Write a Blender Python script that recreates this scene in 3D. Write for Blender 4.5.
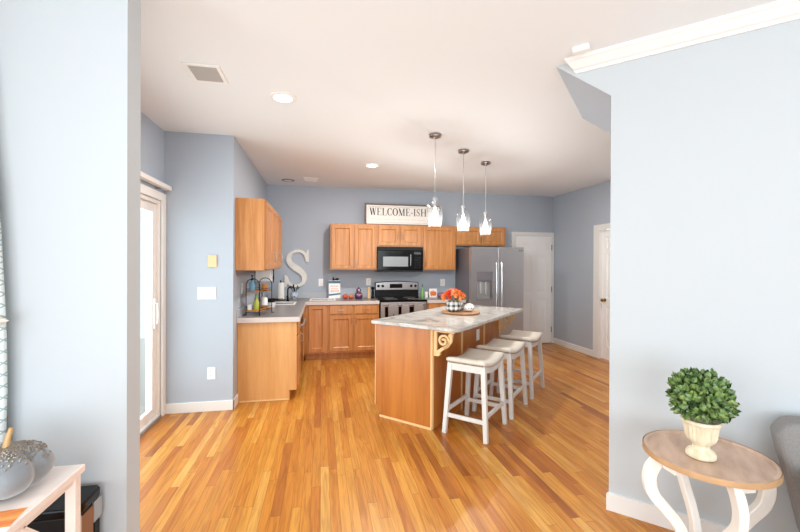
import bpy, bmesh, math, random
from mathutils import Vector, Matrix
random.seed(7)
for o in list(bpy.data.objects): bpy.data.objects.remove(o)
S = bpy.context.scene
COL = S.collection
R = math.radians

# ------------------------------------------------------------------ camera, sky, lights, exposure
cam = bpy.data.cameras.new('camera'); camo = bpy.data.objects.new('camera', cam); COL.objects.link(camo)
cam.sensor_width = 36; cam.lens = 389.49/800*36; cam.shift_y = -0.63/800; cam.clip_start = .02
yaw, pit, rol = .199149, -.00339, .00453
r = Vector((math.cos(yaw), -math.sin(yaw), 0)); fw = Vector((math.sin(yaw), math.cos(yaw), 0)); up = Vector((0, 0, 1))
f2 = fw*math.cos(pit)+up*math.sin(pit); u2 = -fw*math.sin(pit)+up*math.cos(pit)
r3 = r*math.cos(rol)+u2*math.sin(rol); u3 = -r*math.sin(rol)+u2*math.cos(rol)
camo.matrix_world = Matrix(((r3.x, u3.x, -f2.x, 0), (r3.y, u3.y, -f2.y, 0), (r3.z, u3.z, -f2.z, 1.47), (0, 0, 0, 1)))
S.camera = camo
S.view_settings.view_transform = 'Standard'; S.view_settings.look = 'None'
S.view_settings.gamma = 1; S.view_settings.use_curve_mapping = False
S.view_settings.exposure = 0.0
S.cycles.use_denoising = True
S.cycles.max_bounces = 10; S.cycles.diffuse_bounces = 6; S.cycles.transparent_max_bounces = 12
S.cycles.sample_clamp_indirect = 6; S.cycles.caustics_reflective = False; S.cycles.caustics_refractive = False
W = bpy.data.worlds.new('sky'); S.world = W; W.use_nodes = True
bg = W.node_tree.nodes['Background']; bg.inputs[0].default_value = (.88, .95, 1, 1); bg.inputs[1].default_value = 1.6

def area(name, loc, rot, sx, sy, power, col=(1, 1, 1)):
    l = bpy.data.lights.new(name, 'AREA'); l.shape = 'RECTANGLE'; l.size = sx; l.size_y = sy; l.energy = power; l.color = col
    o = bpy.data.objects.new(name, l); COL.objects.link(o); o.location = loc; o.rotation_euler = rot
    return o
DAY = (.87, .95, 1)
area('rear_window_daylight', (-.1, -2.56, 1.42), (R(103), 0, 0), 2.6, 2.0, 110, DAY)       # faces +y, into the room
area('rear_window_daylight', (2.4, -2.56, 1.42), (R(103), 0, 0), 1.5, 2.0, 34, DAY)
area('living_window_daylight', (-1.57, -.2, 1.4), (R(90), 0, R(-90)), 1.9, 1.9, 44, DAY)  # faces +x
area('hall_fill_light', (3.45, 4.1, 2.72), (0, 0, 0), .3, .3, 20, (1, .95, .9))  # added unseen fill without a fixture, brightens the back of the kitchen
area('patio_daylight', (-1.75, 3.0, 1.1), (R(90), 0, R(-90)), 2.0, 1.95, 54, DAY)

# ------------------------------------------------------------------ materials
def srgb(h):
    if isinstance(h, str): c = [int(h[i:i+2], 16)/255 for i in (0, 2, 4)]
    else: c = h
    return tuple(x/12.92 if x <= .04045 else ((x+.055)/1.055)**2.4 for x in c)+(1,)
def mat(name, col, rough=.5, metal=0, noise=0, scale=(20, 20, 20), bump=0, spec=.5, coat=0, emit=None, es=0, col2=None, detail=4, sheen=0):
    m = bpy.data.materials.new(name); m.use_nodes = True; nt = m.node_tree; b = nt.nodes['Principled BSDF']
    c = srgb(col); b.inputs['Base Color'].default_value = c
    b.inputs['Roughness'].default_value = rough; b.inputs['Metallic'].default_value = metal
    b.inputs['Specular IOR Level'].default_value = spec; b.inputs['Coat Weight'].default_value = coat
    if sheen: b.inputs['Sheen Weight'].default_value = sheen
    if emit: b.inputs['Emission Color'].default_value = srgb(emit); b.inputs['Emission Strength'].default_value = es
    if noise or bump or col2:
        tc = nt.nodes.new('ShaderNodeTexCoord'); mp = nt.nodes.new('ShaderNodeMapping'); nz = nt.nodes.new('ShaderNodeTexNoise')
        mp.inputs['Scale'].default_value = scale; nz.inputs['Scale'].default_value = 1; nz.inputs['Detail'].default_value = detail
        nt.links.new(tc.outputs['Object'], mp.inputs[0]); nt.links.new(mp.outputs[0], nz.inputs['Vector'])
        if noise or col2:
            rp = nt.nodes.new('ShaderNodeValToRGB')
            rp.color_ramp.elements[0].position = .32; rp.color_ramp.elements[1].position = .68
            c2 = srgb(col2) if col2 else tuple(x*(1-noise) for x in c[:3])+(1,)
            rp.color_ramp.elements[0].color = c2; rp.color_ramp.elements[1].color = c
            nt.links.new(nz.outputs['Fac'], rp.inputs[0]); nt.links.new(rp.outputs[0], b.inputs['Base Color'])
        if bump:
            bp = nt.nodes.new('ShaderNodeBump'); bp.inputs['Strength'].default_value = bump; bp.inputs['Distance'].default_value = .003
            nt.links.new(nz.outputs['Fac'], bp.inputs['Height']); nt.links.new(bp.outputs[0], b.inputs['Normal'])
    return m
def glass(name, tint=(1, 1, 1), gl=.12, rough=.02, haze=0):
    m = bpy.data.materials.new(name); m.use_nodes = True; nt = m.node_tree; nt.nodes.clear()
    out = nt.nodes.new('ShaderNodeOutputMaterial'); tr = nt.nodes.new('ShaderNodeBsdfTransparent'); g = nt.nodes.new('ShaderNodeBsdfGlossy')
    tr.inputs[0].default_value = tint+(1,); g.inputs['Roughness'].default_value = rough
    mx = nt.nodes.new('ShaderNodeMixShader'); lw = nt.nodes.new('ShaderNodeLayerWeight'); lw.inputs[0].default_value = gl
    nt.links.new(lw.outputs['Facing'], mx.inputs[0]); nt.links.new(tr.outputs[0], mx.inputs[1]); nt.links.new(g.outputs[0], mx.inputs[2])
    last = mx
    if haze:
        t2 = nt.nodes.new('ShaderNodeBsdfTranslucent'); m2 = nt.nodes.new('ShaderNodeMixShader'); m2.inputs[0].default_value = haze
        nt.links.new(mx.outputs[0], m2.inputs[1]); nt.links.new(t2.outputs[0], m2.inputs[2]); last = m2
    nt.links.new(last.outputs[0], out.inputs[0])
    return m
def wood(name, light, dark, sc=(28, 28, 1.6), rough=.38, coat=.15):
    m = bpy.data.materials.new(name); m.use_nodes = True; nt = m.node_tree; b = nt.nodes['Principled BSDF']
    tc = nt.nodes.new('ShaderNodeTexCoord'); mp = nt.nodes.new('ShaderNodeMapping'); mp.inputs['Scale'].default_value = sc
    n1 = nt.nodes.new('ShaderNodeTexNoise'); n1.inputs['Scale'].default_value = 1; n1.inputs['Detail'].default_value = 5; n1.inputs['Distortion'].default_value = .6
    n2 = nt.nodes.new('ShaderNodeTexNoise'); n2.inputs['Scale'].default_value = 5; n2.inputs['Detail'].default_value = 3
    ad = nt.nodes.new('ShaderNodeMath'); ad.operation = 'MULTIPLY_ADD'; ad.inputs[1].default_value = .35
    rp = nt.nodes.new('ShaderNodeValToRGB'); rp.color_ramp.elements[0].position = .45; rp.color_ramp.elements[1].position = .85
    rp.color_ramp.elements[0].color = srgb(dark); rp.color_ramp.elements[1].color = srgb(light)
    L = nt.links.new
    L(tc.outputs['Object'], mp.inputs[0]); L(mp.outputs[0], n1.inputs['Vector']); L(mp.outputs[0], n2.inputs['Vector'])
    L(n2.outputs['Fac'], ad.inputs[0]); L(n1.outputs['Fac'], ad.inputs[2]); L(ad.outputs[0], rp.inputs[0]); L(rp.outputs[0], b.inputs['Base Color'])
    b.inputs['Roughness'].default_value = rough; b.inputs['Coat Weight'].default_value = coat; b.inputs['Coat Roughness'].default_value = .25
    return m
def floor_mat():
    m = bpy.data.materials.new('oak strip floor'); m.use_nodes = True; nt = m.node_tree; b = nt.nodes['Principled BSDF']; N = nt.nodes.new; L = nt.links.new
    def math_(op, a, bb=None):
        n = N('ShaderNodeMath'); n.operation = op
        for i, v in enumerate((a, bb)):
            if v is None: continue
            if isinstance(v, (int, float)): n.inputs[i].default_value = v
            else: L(v, n.inputs[i])
        return n.outputs[0]
    tc = N('ShaderNodeTexCoord'); sp = N('ShaderNodeSeparateXYZ'); L(tc.outputs['Object'], sp.inputs[0])
    X, Y = sp.outputs[0], sp.outputs[1]
    xs = math_('DIVIDE', X, .057); row = math_('FLOOR', xs); fx = math_('FRACT', xs)
    w1 = N('ShaderNodeTexWhiteNoise'); w1.noise_dimensions = '1D'; L(row, w1.inputs['W'])
    ys = math_('ADD', math_('DIVIDE', Y, .95), math_('MULTIPLY', w1.outputs['Value'], 13.7)); colm = math_('FLOOR', ys); fy = math_('FRACT', ys)
    cb = N('ShaderNodeCombineXYZ'); L(row, cb.inputs[0]); L(colm, cb.inputs[1])
    w2 = N('ShaderNodeTexWhiteNoise'); w2.noise_dimensions = '2D'; L(cb.outputs[0], w2.inputs['Vector'])
    rp = N('ShaderNodeValToRGB'); cr = rp.color_ramp
    cols = FLOORC
    while len(cr.elements) < len(cols): cr.elements.new(.5)
    for e, (p, c) in zip(cr.elements, cols): e.position = p; e.color = srgb(c)
    L(w2.outputs['Value'], rp.inputs[0])
    # grain, shifted per plank
    ad = N('ShaderNodeVectorMath'); ad.operation = 'MULTIPLY_ADD'; L(w2.outputs['Color'], ad.inputs[0]); ad.inputs[1].default_value = (9, 9, 9); L(tc.outputs['Object'], ad.inputs[2])
    mp = N('ShaderNodeMapping'); mp.inputs['Scale'].default_value = (42, 2.6, 1); L(ad.outputs[0], mp.inputs[0])
    nz = N('ShaderNodeTexNoise'); nz.inputs['Scale'].default_value = 1; nz.inputs['Detail'].default_value = 5; nz.inputs['Distortion'].default_value = 1.2; L(mp.outputs[0], nz.inputs['Vector'])
    gr = N('ShaderNodeValToRGB'); gr.color_ramp.elements[0].position = .3; gr.color_ramp.elements[1].position = .6
    gr.color_ramp.elements[0].color = (.60, .52, .44, 1); gr.color_ramp.elements[1].color = (1, 1, 1, 1); L(nz.outputs['Fac'], gr.inputs[0])
    mx = N('ShaderNodeMix'); mx.data_type = 'RGBA'; mx.blend_type = 'MULTIPLY'; mx.inputs[0].default_value = .8
    L(rp.outputs[0], mx.inputs[6]); L(gr.outputs[0], mx.inputs[7])
    # joints
    ex = math_('MINIMUM', fx, math_('SUBTRACT', 1, fx)); ey = math_('MINIMUM', fy, math_('SUBTRACT', 1, fy))
    jx = math_('LESS_THAN', ex, .022); jy = math_('LESS_THAN', ey, .002); j = math_('MAXIMUM', jx, jy)
    mj = N('ShaderNodeMix'); mj.data_type = 'RGBA'; mj.blend_type = 'MIX'; L(math_('MULTIPLY', j, .55), mj.inputs[0]); L(mx.outputs[2], mj.inputs[6]); mj.inputs[7].default_value = srgb('6b3a16')
    L(mj.outputs[2], b.inputs['Base Color'])
    b.inputs['Roughness'].default_value = .33; b.inputs['Specular IOR Level'].default_value = .4
    return m
FLOORC = [(0, '9a5824'), (.06, 'b46c2a'), (.2, 'c07a2e'), (.55, 'c68434'), (.85, 'ce903e'), (1, 'd49e52')]

M = {}
M['floor'] = floor_mat()
M['ceil'] = mat('ceiling white', 'ebeff2', .9)
M['kwall'] = mat('kitchen wall grey', 'aeb7c2', .75)  # a darker grey than on the living room walls
M['lwall'] = mat('living room wall pale grey', 'bfc5c9', .8)
M['trim'] = mat('white trim paint', 'e6e6e4', .4)
M['door'] = mat('white door paint', 'f3f3f2', .4)
M['vinyl'] = mat('white vinyl', 'ece7e2', .4)
M['oak'] = wood('honey oak', 'c98c50', 'ad6e34')
M['oakpanel'] = wood('oak end panel', 'd9a468', 'c98e50', sc=(10, 10, .9))
M['island'] = wood('island stained oak', 'bd742c', 'a2591a', sc=(9, 9, .7))
M['batten'] = mat('raw pale wood', 'e8c088', .5, noise=.08, scale=(30, 30, 3))
M['lam'] = mat('grey laminate', '857e7c', .3, noise=.12, scale=(120, 120, 120))
M['splash'] = mat('pale grey laminate backsplash', 'b4b8be', .35, noise=.06, scale=(120, 120, 120))
M['lamedge'] = mat('laminate pale front edge', 'cfc6c0', .35, noise=.08, scale=(120, 120, 120))
M['granite'] = mat('pale granite', 'dcd8d3', .12, col2='b4b0ac', scale=(7, 16, 7), detail=12)
M['steel'] = mat('stainless steel', 'bcbabb', .32, .8, noise=.06, scale=(2, 2, 200))
M['steeldark'] = mat('grey fridge side', '77747a', .45, .3)
M['chrome'] = mat('chrome', 'd8d8d8', .12, 1)
M['nickel'] = mat('brushed nickel', 'a39890', .3, 1)
M['black'] = mat('black gloss', '08080a', .12, spec=.25)
M['blackm'] = mat('black satin', '0e0e0f', .45, spec=.25)
M['mwglass'] = mat('microwave window mesh', '8d9498', .2)
M['white'] = mat('white plastic', 'f2f1ee', .4)
M['ivory'] = mat('ivory plastic', 'e6c294', .4)
M['slot'] = mat('dark slots', '55524e', .6)
M['brass'] = mat('brass', 'b08a3c', .25, 1)
M['stool'] = mat('distressed white paint', 'dcdad5', .55, noise=.1, scale=(14, 14, 4))
M['cream'] = mat('cream upholstery', 'd9d0c2', .6, noise=.05, scale=(40, 40, 40))
M['nail'] = mat('bronze nailheads', '6f6252', .35, 1)
M['pane'] = glass('clear window glass', (.96, .99, .98), .12)
M['shade'] = glass('seeded clear glass', (.95, .965, .975), .11, .02, .01)
M['bulb'] = mat('lit bulb', 'ffffff', .4, emit='fff4e4', es=9)
M['canled'] = mat('lit downlight lens', 'ffffff', .4, emit='fff6ea', es=9)
M['signwhite'] = mat('sign white board', 'e9e6e0', .6)
M['ink'] = mat('black lettering', '24252a', .6)
M['greyink'] = mat('faded grey lettering', 'a9a7a5', .6)
M['frame'] = mat('weathered brown frame', '7a685c', .6, noise=.3, scale=(20, 20, 20))
M['letter'] = mat('whitewashed wood letter', 'e8e5de', .6, noise=.1, scale=(10, 10, 20))
M['tabletop'] = mat('greywashed wood', 'd0b29d', .45, col2='b2937d', scale=(18, 5, 18), detail=6)
M['rimwood'] = mat('tan wood rim', 'c39a70', .45, noise=.2, scale=(12, 12, 12))
M['distress'] = mat('distressed white wood', 'f0ece5', .5, noise=.05, scale=(10, 10, 10))
M['urn'] = mat('chipped cream ceramic', 'ede4cc', .5, col2='cdbf9f', scale=(26, 26, 9), detail=8)
M['leaf'] = mat('boxwood leaves', '86a05c', .4, col2='3d5c30', scale=(38, 38, 38), detail=2)
M['greyfab'] = mat('grey woven fabric', '8d8a88', .9, noise=.15, scale=(150, 150, 150), bump=.3)
M['darkwood'] = mat('dark brown wood', '4c3427', .5)
M['velvet'] = mat('grey velvet', '84888c', .7, noise=.25, scale=(14, 14, 14), sheen=.6)
M['sequin'] = mat('silver sequins', '988b7e', .35, .8)
M['stem'] = mat('tan stem', 'd2a872', .5, noise=.25, scale=(30, 30, 8))
M['whitewash'] = mat('whitewashed pink wood', 'f3e6de', .5, noise=.06, scale=(4, 30, 30))
M['bluegrey'] = mat('blue vase glaze', '5f7f9f', .3, col2='e6eaee', scale=(30, 30, 30))
def flat(name, col, rough=.5, **k): M[name] = mat(name, col, rough, **k)
flat('soapblue', '6fa6c4', .2); flat('yellowgreen', 'b5bd4c', .3); flat('green', '7fb56a', .3); flat('navy', '2e3a66', .4)
flat('tan', 'c08a4c', .5); flat('orange', 'e0703a', .5); flat('redorange', 'd8552f', .45); flat('purple', '5a2f56', .4)
flat('teal', '3f6f8c', .5); flat('paper', 'efefec', .8); flat('blackpaint', '1d2024', .5); flat('towel', '8c8683', .9)
flat('petal', 'e2602c', .6, col2='f0a04a', scale=(40, 40, 40)); flat('petal3', 'efa565', .6); flat('petal2', 'd43d24', .6); flat('greenleaf', '6f8a3f', .6)
flat('checkblack', '35373a', .5); flat('traywood', 'b98a62', .55, noise=.3, scale=(25, 25, 25)); flat('bark', '6e5140', .8)
flat('pink', 'c9a3b4', .5); flat('mauve', '8a6b8c', .6); flat('copper', '9a6a44', .35); flat('grille', '8f8b87', .6); flat('brownpanel', '8a5a34', .4)
flat('ventgrey', 'b2aeab', .6); flat('silver', 'b9b9b8', .3, metal=.6)
flat('water', '202428', .2)

# ------------------------------------------------------------------ mesh helpers
class MB:
    def __init__(s): s.v = []; s.f = []
    def add(s, vs, fs):
        n = len(s.v); s.v += [tuple(v) for v in vs]; s.f += [tuple(n+i for i in f) for f in fs]; return s
    def box(s, x0, x1, y0, y1, z0, z1):
        vs = [(x, y, z) for z in (z0, z1) for x, y in ((x0, y0), (x1, y0), (x1, y1), (x0, y1))]
        return s.add(vs, [(3, 2, 1, 0), (4, 5, 6, 7), (0, 1, 5, 4), (1, 2, 6, 5), (2, 3, 7, 6), (3, 0, 4, 7)])
    def prism(s, poly, d, fn=None):
        """poly: CCW 2D points (a,b); d=(c0,c1); fn maps (a,b,c)->xyz"""
        fn = fn or (lambda a, b, c: (a, b, c)); n = len(poly)
        vs = [fn(a, b, d[0]) for a, b in poly]+[fn(a, b, d[1]) for a, b in poly]
        return s.add(vs, [tuple(range(n-1, -1, -1)), tuple(range(n, 2*n))]+[(i, (i+1) % n, n+(i+1) % n, n+i) for i in range(n)])
    def tube(s, pts, rad, seg=8, cap=True, closed=False):
        pts = [Vector(p) for p in pts]; n = len(pts); rs = rad if isinstance(rad, (list, tuple)) else [rad]*n
        rings = []; prev = None
        for i, p in enumerate(pts):
            if closed: t = pts[(i+1) % n]-pts[i-1]
            else: t = pts[min(i+1, n-1)]-pts[max(i-1, 0)]
            t.normalize()
            if prev is None:
                a = Vector((0, 0, 1)) if abs(t.z) < .9 else Vector((1, 0, 0)); nx = t.cross(a).normalized()
            else: nx = (prev-t*prev.dot(t)).normalized()
            prev = nx; ny = t.cross(nx)
            rings.append([p+(nx*math.cos(2*math.pi*k/seg)+ny*math.sin(2*math.pi*k/seg))*rs[i] for k in range(seg)])
        vs = [v for rg in rings for v in rg]; fs = []
        for i in range(n if closed else n-1):
            j = (i+1) % n
            for k in range(seg): fs.append((i*seg+k, i*seg+(k+1) % seg, j*seg+(k+1) % seg, j*seg+k))
        if cap and not closed: fs += [tuple(range(seg-1, -1, -1)), tuple((n-1)*seg+k for k in range(seg))]
        return s.add(vs, fs)
    def lathe(s, prof, seg=24, c=(0, 0, 0), mod=None, cap=True):
        vs = []; n = len(prof)
        for rr, z in prof:
            for k in range(seg):
                a = 2*math.pi*k/seg; q = rr*(mod(a, z) if mod else 1); vs.append((c[0]+q*math.cos(a), c[1]+q*math.sin(a), c[2]+z))
        fs = [(i*seg+k, i*seg+(k+1) % seg, (i+1)*seg+(k+1) % seg, (i+1)*seg+k) for i in range(n-1) for k in range(seg)]
        if cap: fs += [tuple(range(seg-1, -1, -1)), tuple((n-1)*seg+k for k in range(seg))]
        return s.add(vs, fs)
    def bar(s, p, q, w, h, upv=(0, 0, 1), w2=None, h2=None):
        """rectangular bar from p to q, w across, h along upv"""
        p, q = Vector(p), Vector(q); t = (q-p).normalized(); upv = Vector(upv); a = t.cross(upv).normalized(); b = a.cross(t).normalized()
        vs = []
        for c, ww, hh in ((p, w, h), (q, w2 or w, h2 or h)):
            vs += [c-a*ww/2-b*hh/2, c+a*ww/2-b*hh/2, c+a*ww/2+b*hh/2, c-a*ww/2+b*hh/2]
        return s.add(vs, [(3, 2, 1, 0), (4, 5, 6, 7), (0, 1, 5, 4), (1, 2, 6, 5), (2, 3, 7, 6), (3, 0, 4, 7)])
    def ball(s, c, rx, ry=None, rz=None, seg=14, rings=8, mod=None):
        ry = ry or rx; rz = rz or rx; vs = [(c[0], c[1], c[2]-rz)]
        for i in range(1, rings):
            t = -math.pi/2+math.pi*i/rings
            for k in range(seg):
                a = 2*math.pi*k/seg; m_ = mod(a, t) if mod else 1
                vs.append((c[0]+rx*m_*math.cos(t)*math.cos(a), c[1]+ry*m_*math.cos(t)*math.sin(a), c[2]+rz*math.sin(t)))
        vs.append((c[0], c[1], c[2]+rz)); N = len(vs)-1; fs = [(0, 1+(k+1) % seg, 1+k) for k in range(seg)]
        for i in range(rings-2):
            for k in range(seg): fs.append((1+i*seg+k, 1+i*seg+(k+1) % seg, 1+(i+1)*seg+(k+1) % seg, 1+(i+1)*seg+k))
        o = 1+(rings-2)*seg; fs += [(o+k, o+(k+1) % seg, N) for k in range(seg)]
        return s.add(vs, fs)
    def ribbon(s, pts, ws, c0, c1, fn):
        """a flat stroke: centre line pts (a,b), widths ws, thickness c0..c1, fn maps (a,b,c)->xyz"""
        n = len(pts); L, Rr = [], []
        for i in range(n):
            a = pts[max(i-1, 0)]; b = pts[min(i+1, n-1)]; tx, ty = b[0]-a[0], b[1]-a[1]; l = math.hypot(tx, ty) or 1
            nx, ny = -ty/l*ws[i]/2, tx/l*ws[i]/2
            L.append((pts[i][0]+nx, pts[i][1]+ny)); Rr.append((pts[i][0]-nx, pts[i][1]-ny))
        vs = [fn(p[0], p[1], c) for c in (c0, c1) for P in (L, Rr) for p in P]
        fs = []
        for i in range(n-1):
            fs += [(i, i+1, n+i+1, n+i), (2*n+i, 3*n+i, 3*n+i+1, 2*n+i+1), (i, 2*n+i, 2*n+i+1, i+1), (n+i, n+i+1, 3*n+i+1, 3*n+i)]
        fs += [(0, n, 3*n, 2*n), (n-1, 3*n-1, 4*n-1, 2*n-1)]
        return s.add(vs, fs)
    def build(s, name, m, parent=None, smooth=False, bevel=0, seg=2, sub=0):
        me = bpy.data.meshes.new(name); me.from_pydata(s.v, [], s.f); me.update()
        bm = bmesh.new(); bm.from_mesh(me); bmesh.ops.recalc_face_normals(bm, faces=bm.faces); bm.to_mesh(me); bm.free()
        me.materials.append(M[m] if isinstance(m, str) else m)
        o = bpy.data.objects.new(name, me); COL.objects.link(o)
        if parent: o.parent = parent
        if smooth:
            for p in me.polygons: p.use_smooth = True
            if smooth != 'all':
                try: me.set_sharp_from_angle(angle=R(40))
                except Exception: pass
        if bevel:
            b = o.modifiers.new('edge', 'BEVEL'); b.width = bevel; b.segments = seg; b.limit_method = 'ANGLE'; b.angle_limit = R(35)
        if sub:
            b = o.modifiers.new('round', 'SUBSURF'); b.levels = sub; b.render_levels = sub
        return o
def tag(o, label, cat, group=None):
    o['label'] = label; o['category'] = cat
    if group: o['group'] = group
    return o
def thing(name, label, cat, loc=(0, 0, 0), rz=0, group=None):
    o = bpy.data.objects.new(name, None); COL.objects.link(o); o.location = loc; o.rotation_euler = (0, 0, rz); o.empty_display_size = .1
    return tag(o, label, cat, group)
def struct(o): o['kind'] = 'structure'; return o
def copy_tree(o, parent=None):
    c = o.copy(); COL.objects.link(c)
    if parent: c.parent = parent
    for ch in [x for x in bpy.data.objects if x.parent == o]: copy_tree(ch, c)
    return c
Q = math.sqrt(.5)
def uw(u, w, z=0): return (Q*(u+w), Q*(w-u), z)      # the 45-degree frame shared by the island and the angled wall

# ------------------------------------------------------------------ the room
H = 2.75; XL = -.868; YB = 6.63; XR = 4.28; YJ = 4.165; XP = -1.5; YP = 1.72; TP = .115; XPE = -.752
YR = -2.6; T = .12
E0 = (1.703, 2.047)
fl = MB().box(XP-.1, XR+.1, YR-.1, YB+.1, -.05, 0).build('floor', 'floor'); struct(fl)
struct(MB().box(XP-.1, XR+.1, YR-.1, YB+.1, H, H+.05).build('ceiling', 'ceil'))
struct(MB().box(XL-.1, XR+T, YB, YB+T, 0, H).build('wall_back', 'kwall'))
struct(MB().box(XL-T, XL, YJ+.08, YB, 0, H).build('wall_left', 'kwall'))
struct(MB().box(XP-T, XL, YJ, YJ+.08, 0, H).build('wall_left_return', 'kwall'))
DY0, DY1, DH = 2.02, 4.085, 2.06      # patio door opening
struct(MB().box(XP-T, XP, YP+TP, DY0, 0, H).box(XP-T, XP, DY1, YJ, 0, H).box(XP-T, XP, DY0, DY1, DH, H).build('wall_patio', 'kwall'))
struct(MB().box(XP-T, XPE, YP, YP+TP, 0, H).build('wall_left_partition', 'lwall'))
# living room, left and behind the camera, with its window openings
wy0, wy1, wz0, wz1 = -1.15, .75, .45, 2.35
struct(MB().box(XP-T, XP, YR, wy0, 0, H).box(XP-T, XP, wy1, YP, 0, H).box(XP-T, XP, wy0, wy1, 0, wz0).box(XP-T, XP, wy0, wy1, wz1, H).build('wall_living_left', 'lwall'))
rb = MB(); xs = [(-1.5, -1.4), (1.2, 1.65), (3.15, 3.7)]
for a, b in xs: rb.box(a, b, YR-T, YR, 0, H)
for a, b in ((-1.4, 1.2), (1.65, 3.15)): rb.box(a, b, YR-T, YR, 0, .42); rb.box(a, b, YR-T, YR, 2.42, H)
struct(rb.build('wall_rear', 'lwall'))
struct(MB().box(3.6, 3.6+T, YR, .15, 0, H).build('wall_living_right', 'lwall'))
# angled partition: a thick block whose left end is cut by a sloping soffit under the ceiling
DP = 1.06; L1 = 2.75; WF = (E0[0]+E0[1])*Q; U0 = (E0[0]-E0[1])*Q
def dg(u, z, d): x, y, _ = uw(u, WF+d); return (x, y, z)
poly = [(U0, 0), (U0+L1, 0), (U0+L1, H), (U0-.317, H), (U0, 2.487)]
wrp = MB().prism(poly, (0, DP), dg).build('wall_right_partition', 'lwall'); struct(wrp); wrp.data.materials.append(M['kwall'])
for p in wrp.data.polygons:      # the soffit, the end and the hall side carry the kitchen wall grey
    if p.normal.dot(Vector((-Q, -Q, 0))) < .9: p.material_index = 1
struct(MB().box(XR, XR+T, .3, 4.55, 0, H).box(XR, XR+T, 5.37, YB, 0, H).box(XR, XR+T, 4.55, 5.37, 2.04, H).build('wall_right', 'kwall'))

# baseboards, crown
def bb_x(name, x0, x1, y, s, h=.1): struct(MB().box(x0, x1, min(y, y+s*.015), max(y, y+s*.015), 0, h).build(name, 'trim', bevel=.004))
def bb_y(name, y0, y1, x, s, h=.1): struct(MB().box(min(x, x+s*.015), max(x, x+s*.015), y0, y1, 0, h).build(name, 'trim', bevel=.004))
bb_x('baseboard_left_return', XP, XL+.015, YJ, -1)
bb_y('baseboard_left', YJ-.015, 4.358, XL, 1)
bb_x('baseboard_left_partition', XP, XPE, YP, -1)
bb_y('baseboard_right', 5.5, YB, XR, -1)
bb_x('baseboard_back', 4.262+.0, XR, YB, -1)
m = MB().prism([(U0-.012, 0), (U0+L1, 0), (U0+L1, .092), (U0+.0, .104), (U0-.012, .092)], (-.016, 0), dg)
struct(m.build('baseboard_right_partition', 'trim'))
prof = [(0, 2.668), (-.012, 2.668), (-.016, 2.684), (-.03, 2.69), (-.062, 2.725), (-.072, 2.732), (-.074, 2.7499), (0, 2.7499)]
m = MB().prism(prof, (U0-.195, U0+L1), lambda d, z, u: dg(u-(.06*(z-2.668)/.082 if u < U0 else 0), z, d)); struct(m.build('trim_1', 'trim'))

# ------------------------------------------------------------------ patio door
def framebox(mb, a0, a1, z0, z1, wdt, c0, c1, fn):
    for (p0, p1, q0, q1) in ((a0, a0+wdt, z0, z1), (a1-wdt, a1, z0, z1), (a0+wdt, a1-wdt, z0, z0+wdt), (a0+wdt, a1-wdt, z1-wdt, z1)):
        mb.prism([(p0, q0), (p1, q0), (p1, q1), (p0, q1)], (c0, c1), fn)
    return mb
fx = lambda a, z, c: (c, a, z)
pd = MB()
framebox(pd, DY0+.001, DY1-.001, .001, DH-.001, .035, XP-.115, XP-.002, fx)
door = pd.build('door_1', 'vinyl', bevel=.003); struct(door)
cs = MB()
for a0, a1, z0, z1 in ((DY0-.075, DY0, 0, DH+.075), (DY1, YJ-.002, 0, DH+.075), (DY0, DY1, DH, DH+.075)): cs.box(XP+.0005, XP+.02, a0, a1, z0, z1)
cs.build('door_casing', 'vinyl', door, bevel=.004)
for nm, a0, a1, c in (('sliding_panel', 3.02, DY1-.036, XP-.045), ('fixed_panel', DY0+.036, 3.09, XP-.085)):
    p = framebox(MB(), a0, a1, .04, DH-.04, .075, c-.018, c+.018, fx).build(nm, 'vinyl', door, bevel=.003)
    MB().box(c-.004, c+.004, a0+.076, a1-.076, .116, DH-.116).build('door_glass', 'pane', p)
h = MB().box(XP-.026, XP-.012, 3.985, 4.025, .86, 1.14); h.tube([(XP-.015, 4.005, .9), (XP+.004, 4.005, .91), (XP+.006, 4.005, 1.0), (XP+.004, 4.005, 1.09), (XP-.015, 4.005, 1.1)], .009)
h.build('door_handle', 'white', door, bevel=.002)
MB().box(XP+.001, XP+.012, 2.1, 4.08, .001, .02).build('door_track', 'grille', door)
hr = thing('blind_headrail', 'off-white blind headrail mounted above the sliding glass door', 'blind rail', (XP, 3.0, 2.17))
MB().box(.012, .072, -1.05, 1.155, 0, .04).build('rail', 'vinyl', hr, bevel=.003)
for y in (-.9, .98): MB().box(.0005, .03, y-.03, y+.03, -.012, .052).build('bracket', 'grille', hr)
struct(MB().box(-8, XP-.14, -4, 9, -.16, -.1).build('ground_outside', mat('sunlit deck', 'd9d6cf', .8)))

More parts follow.
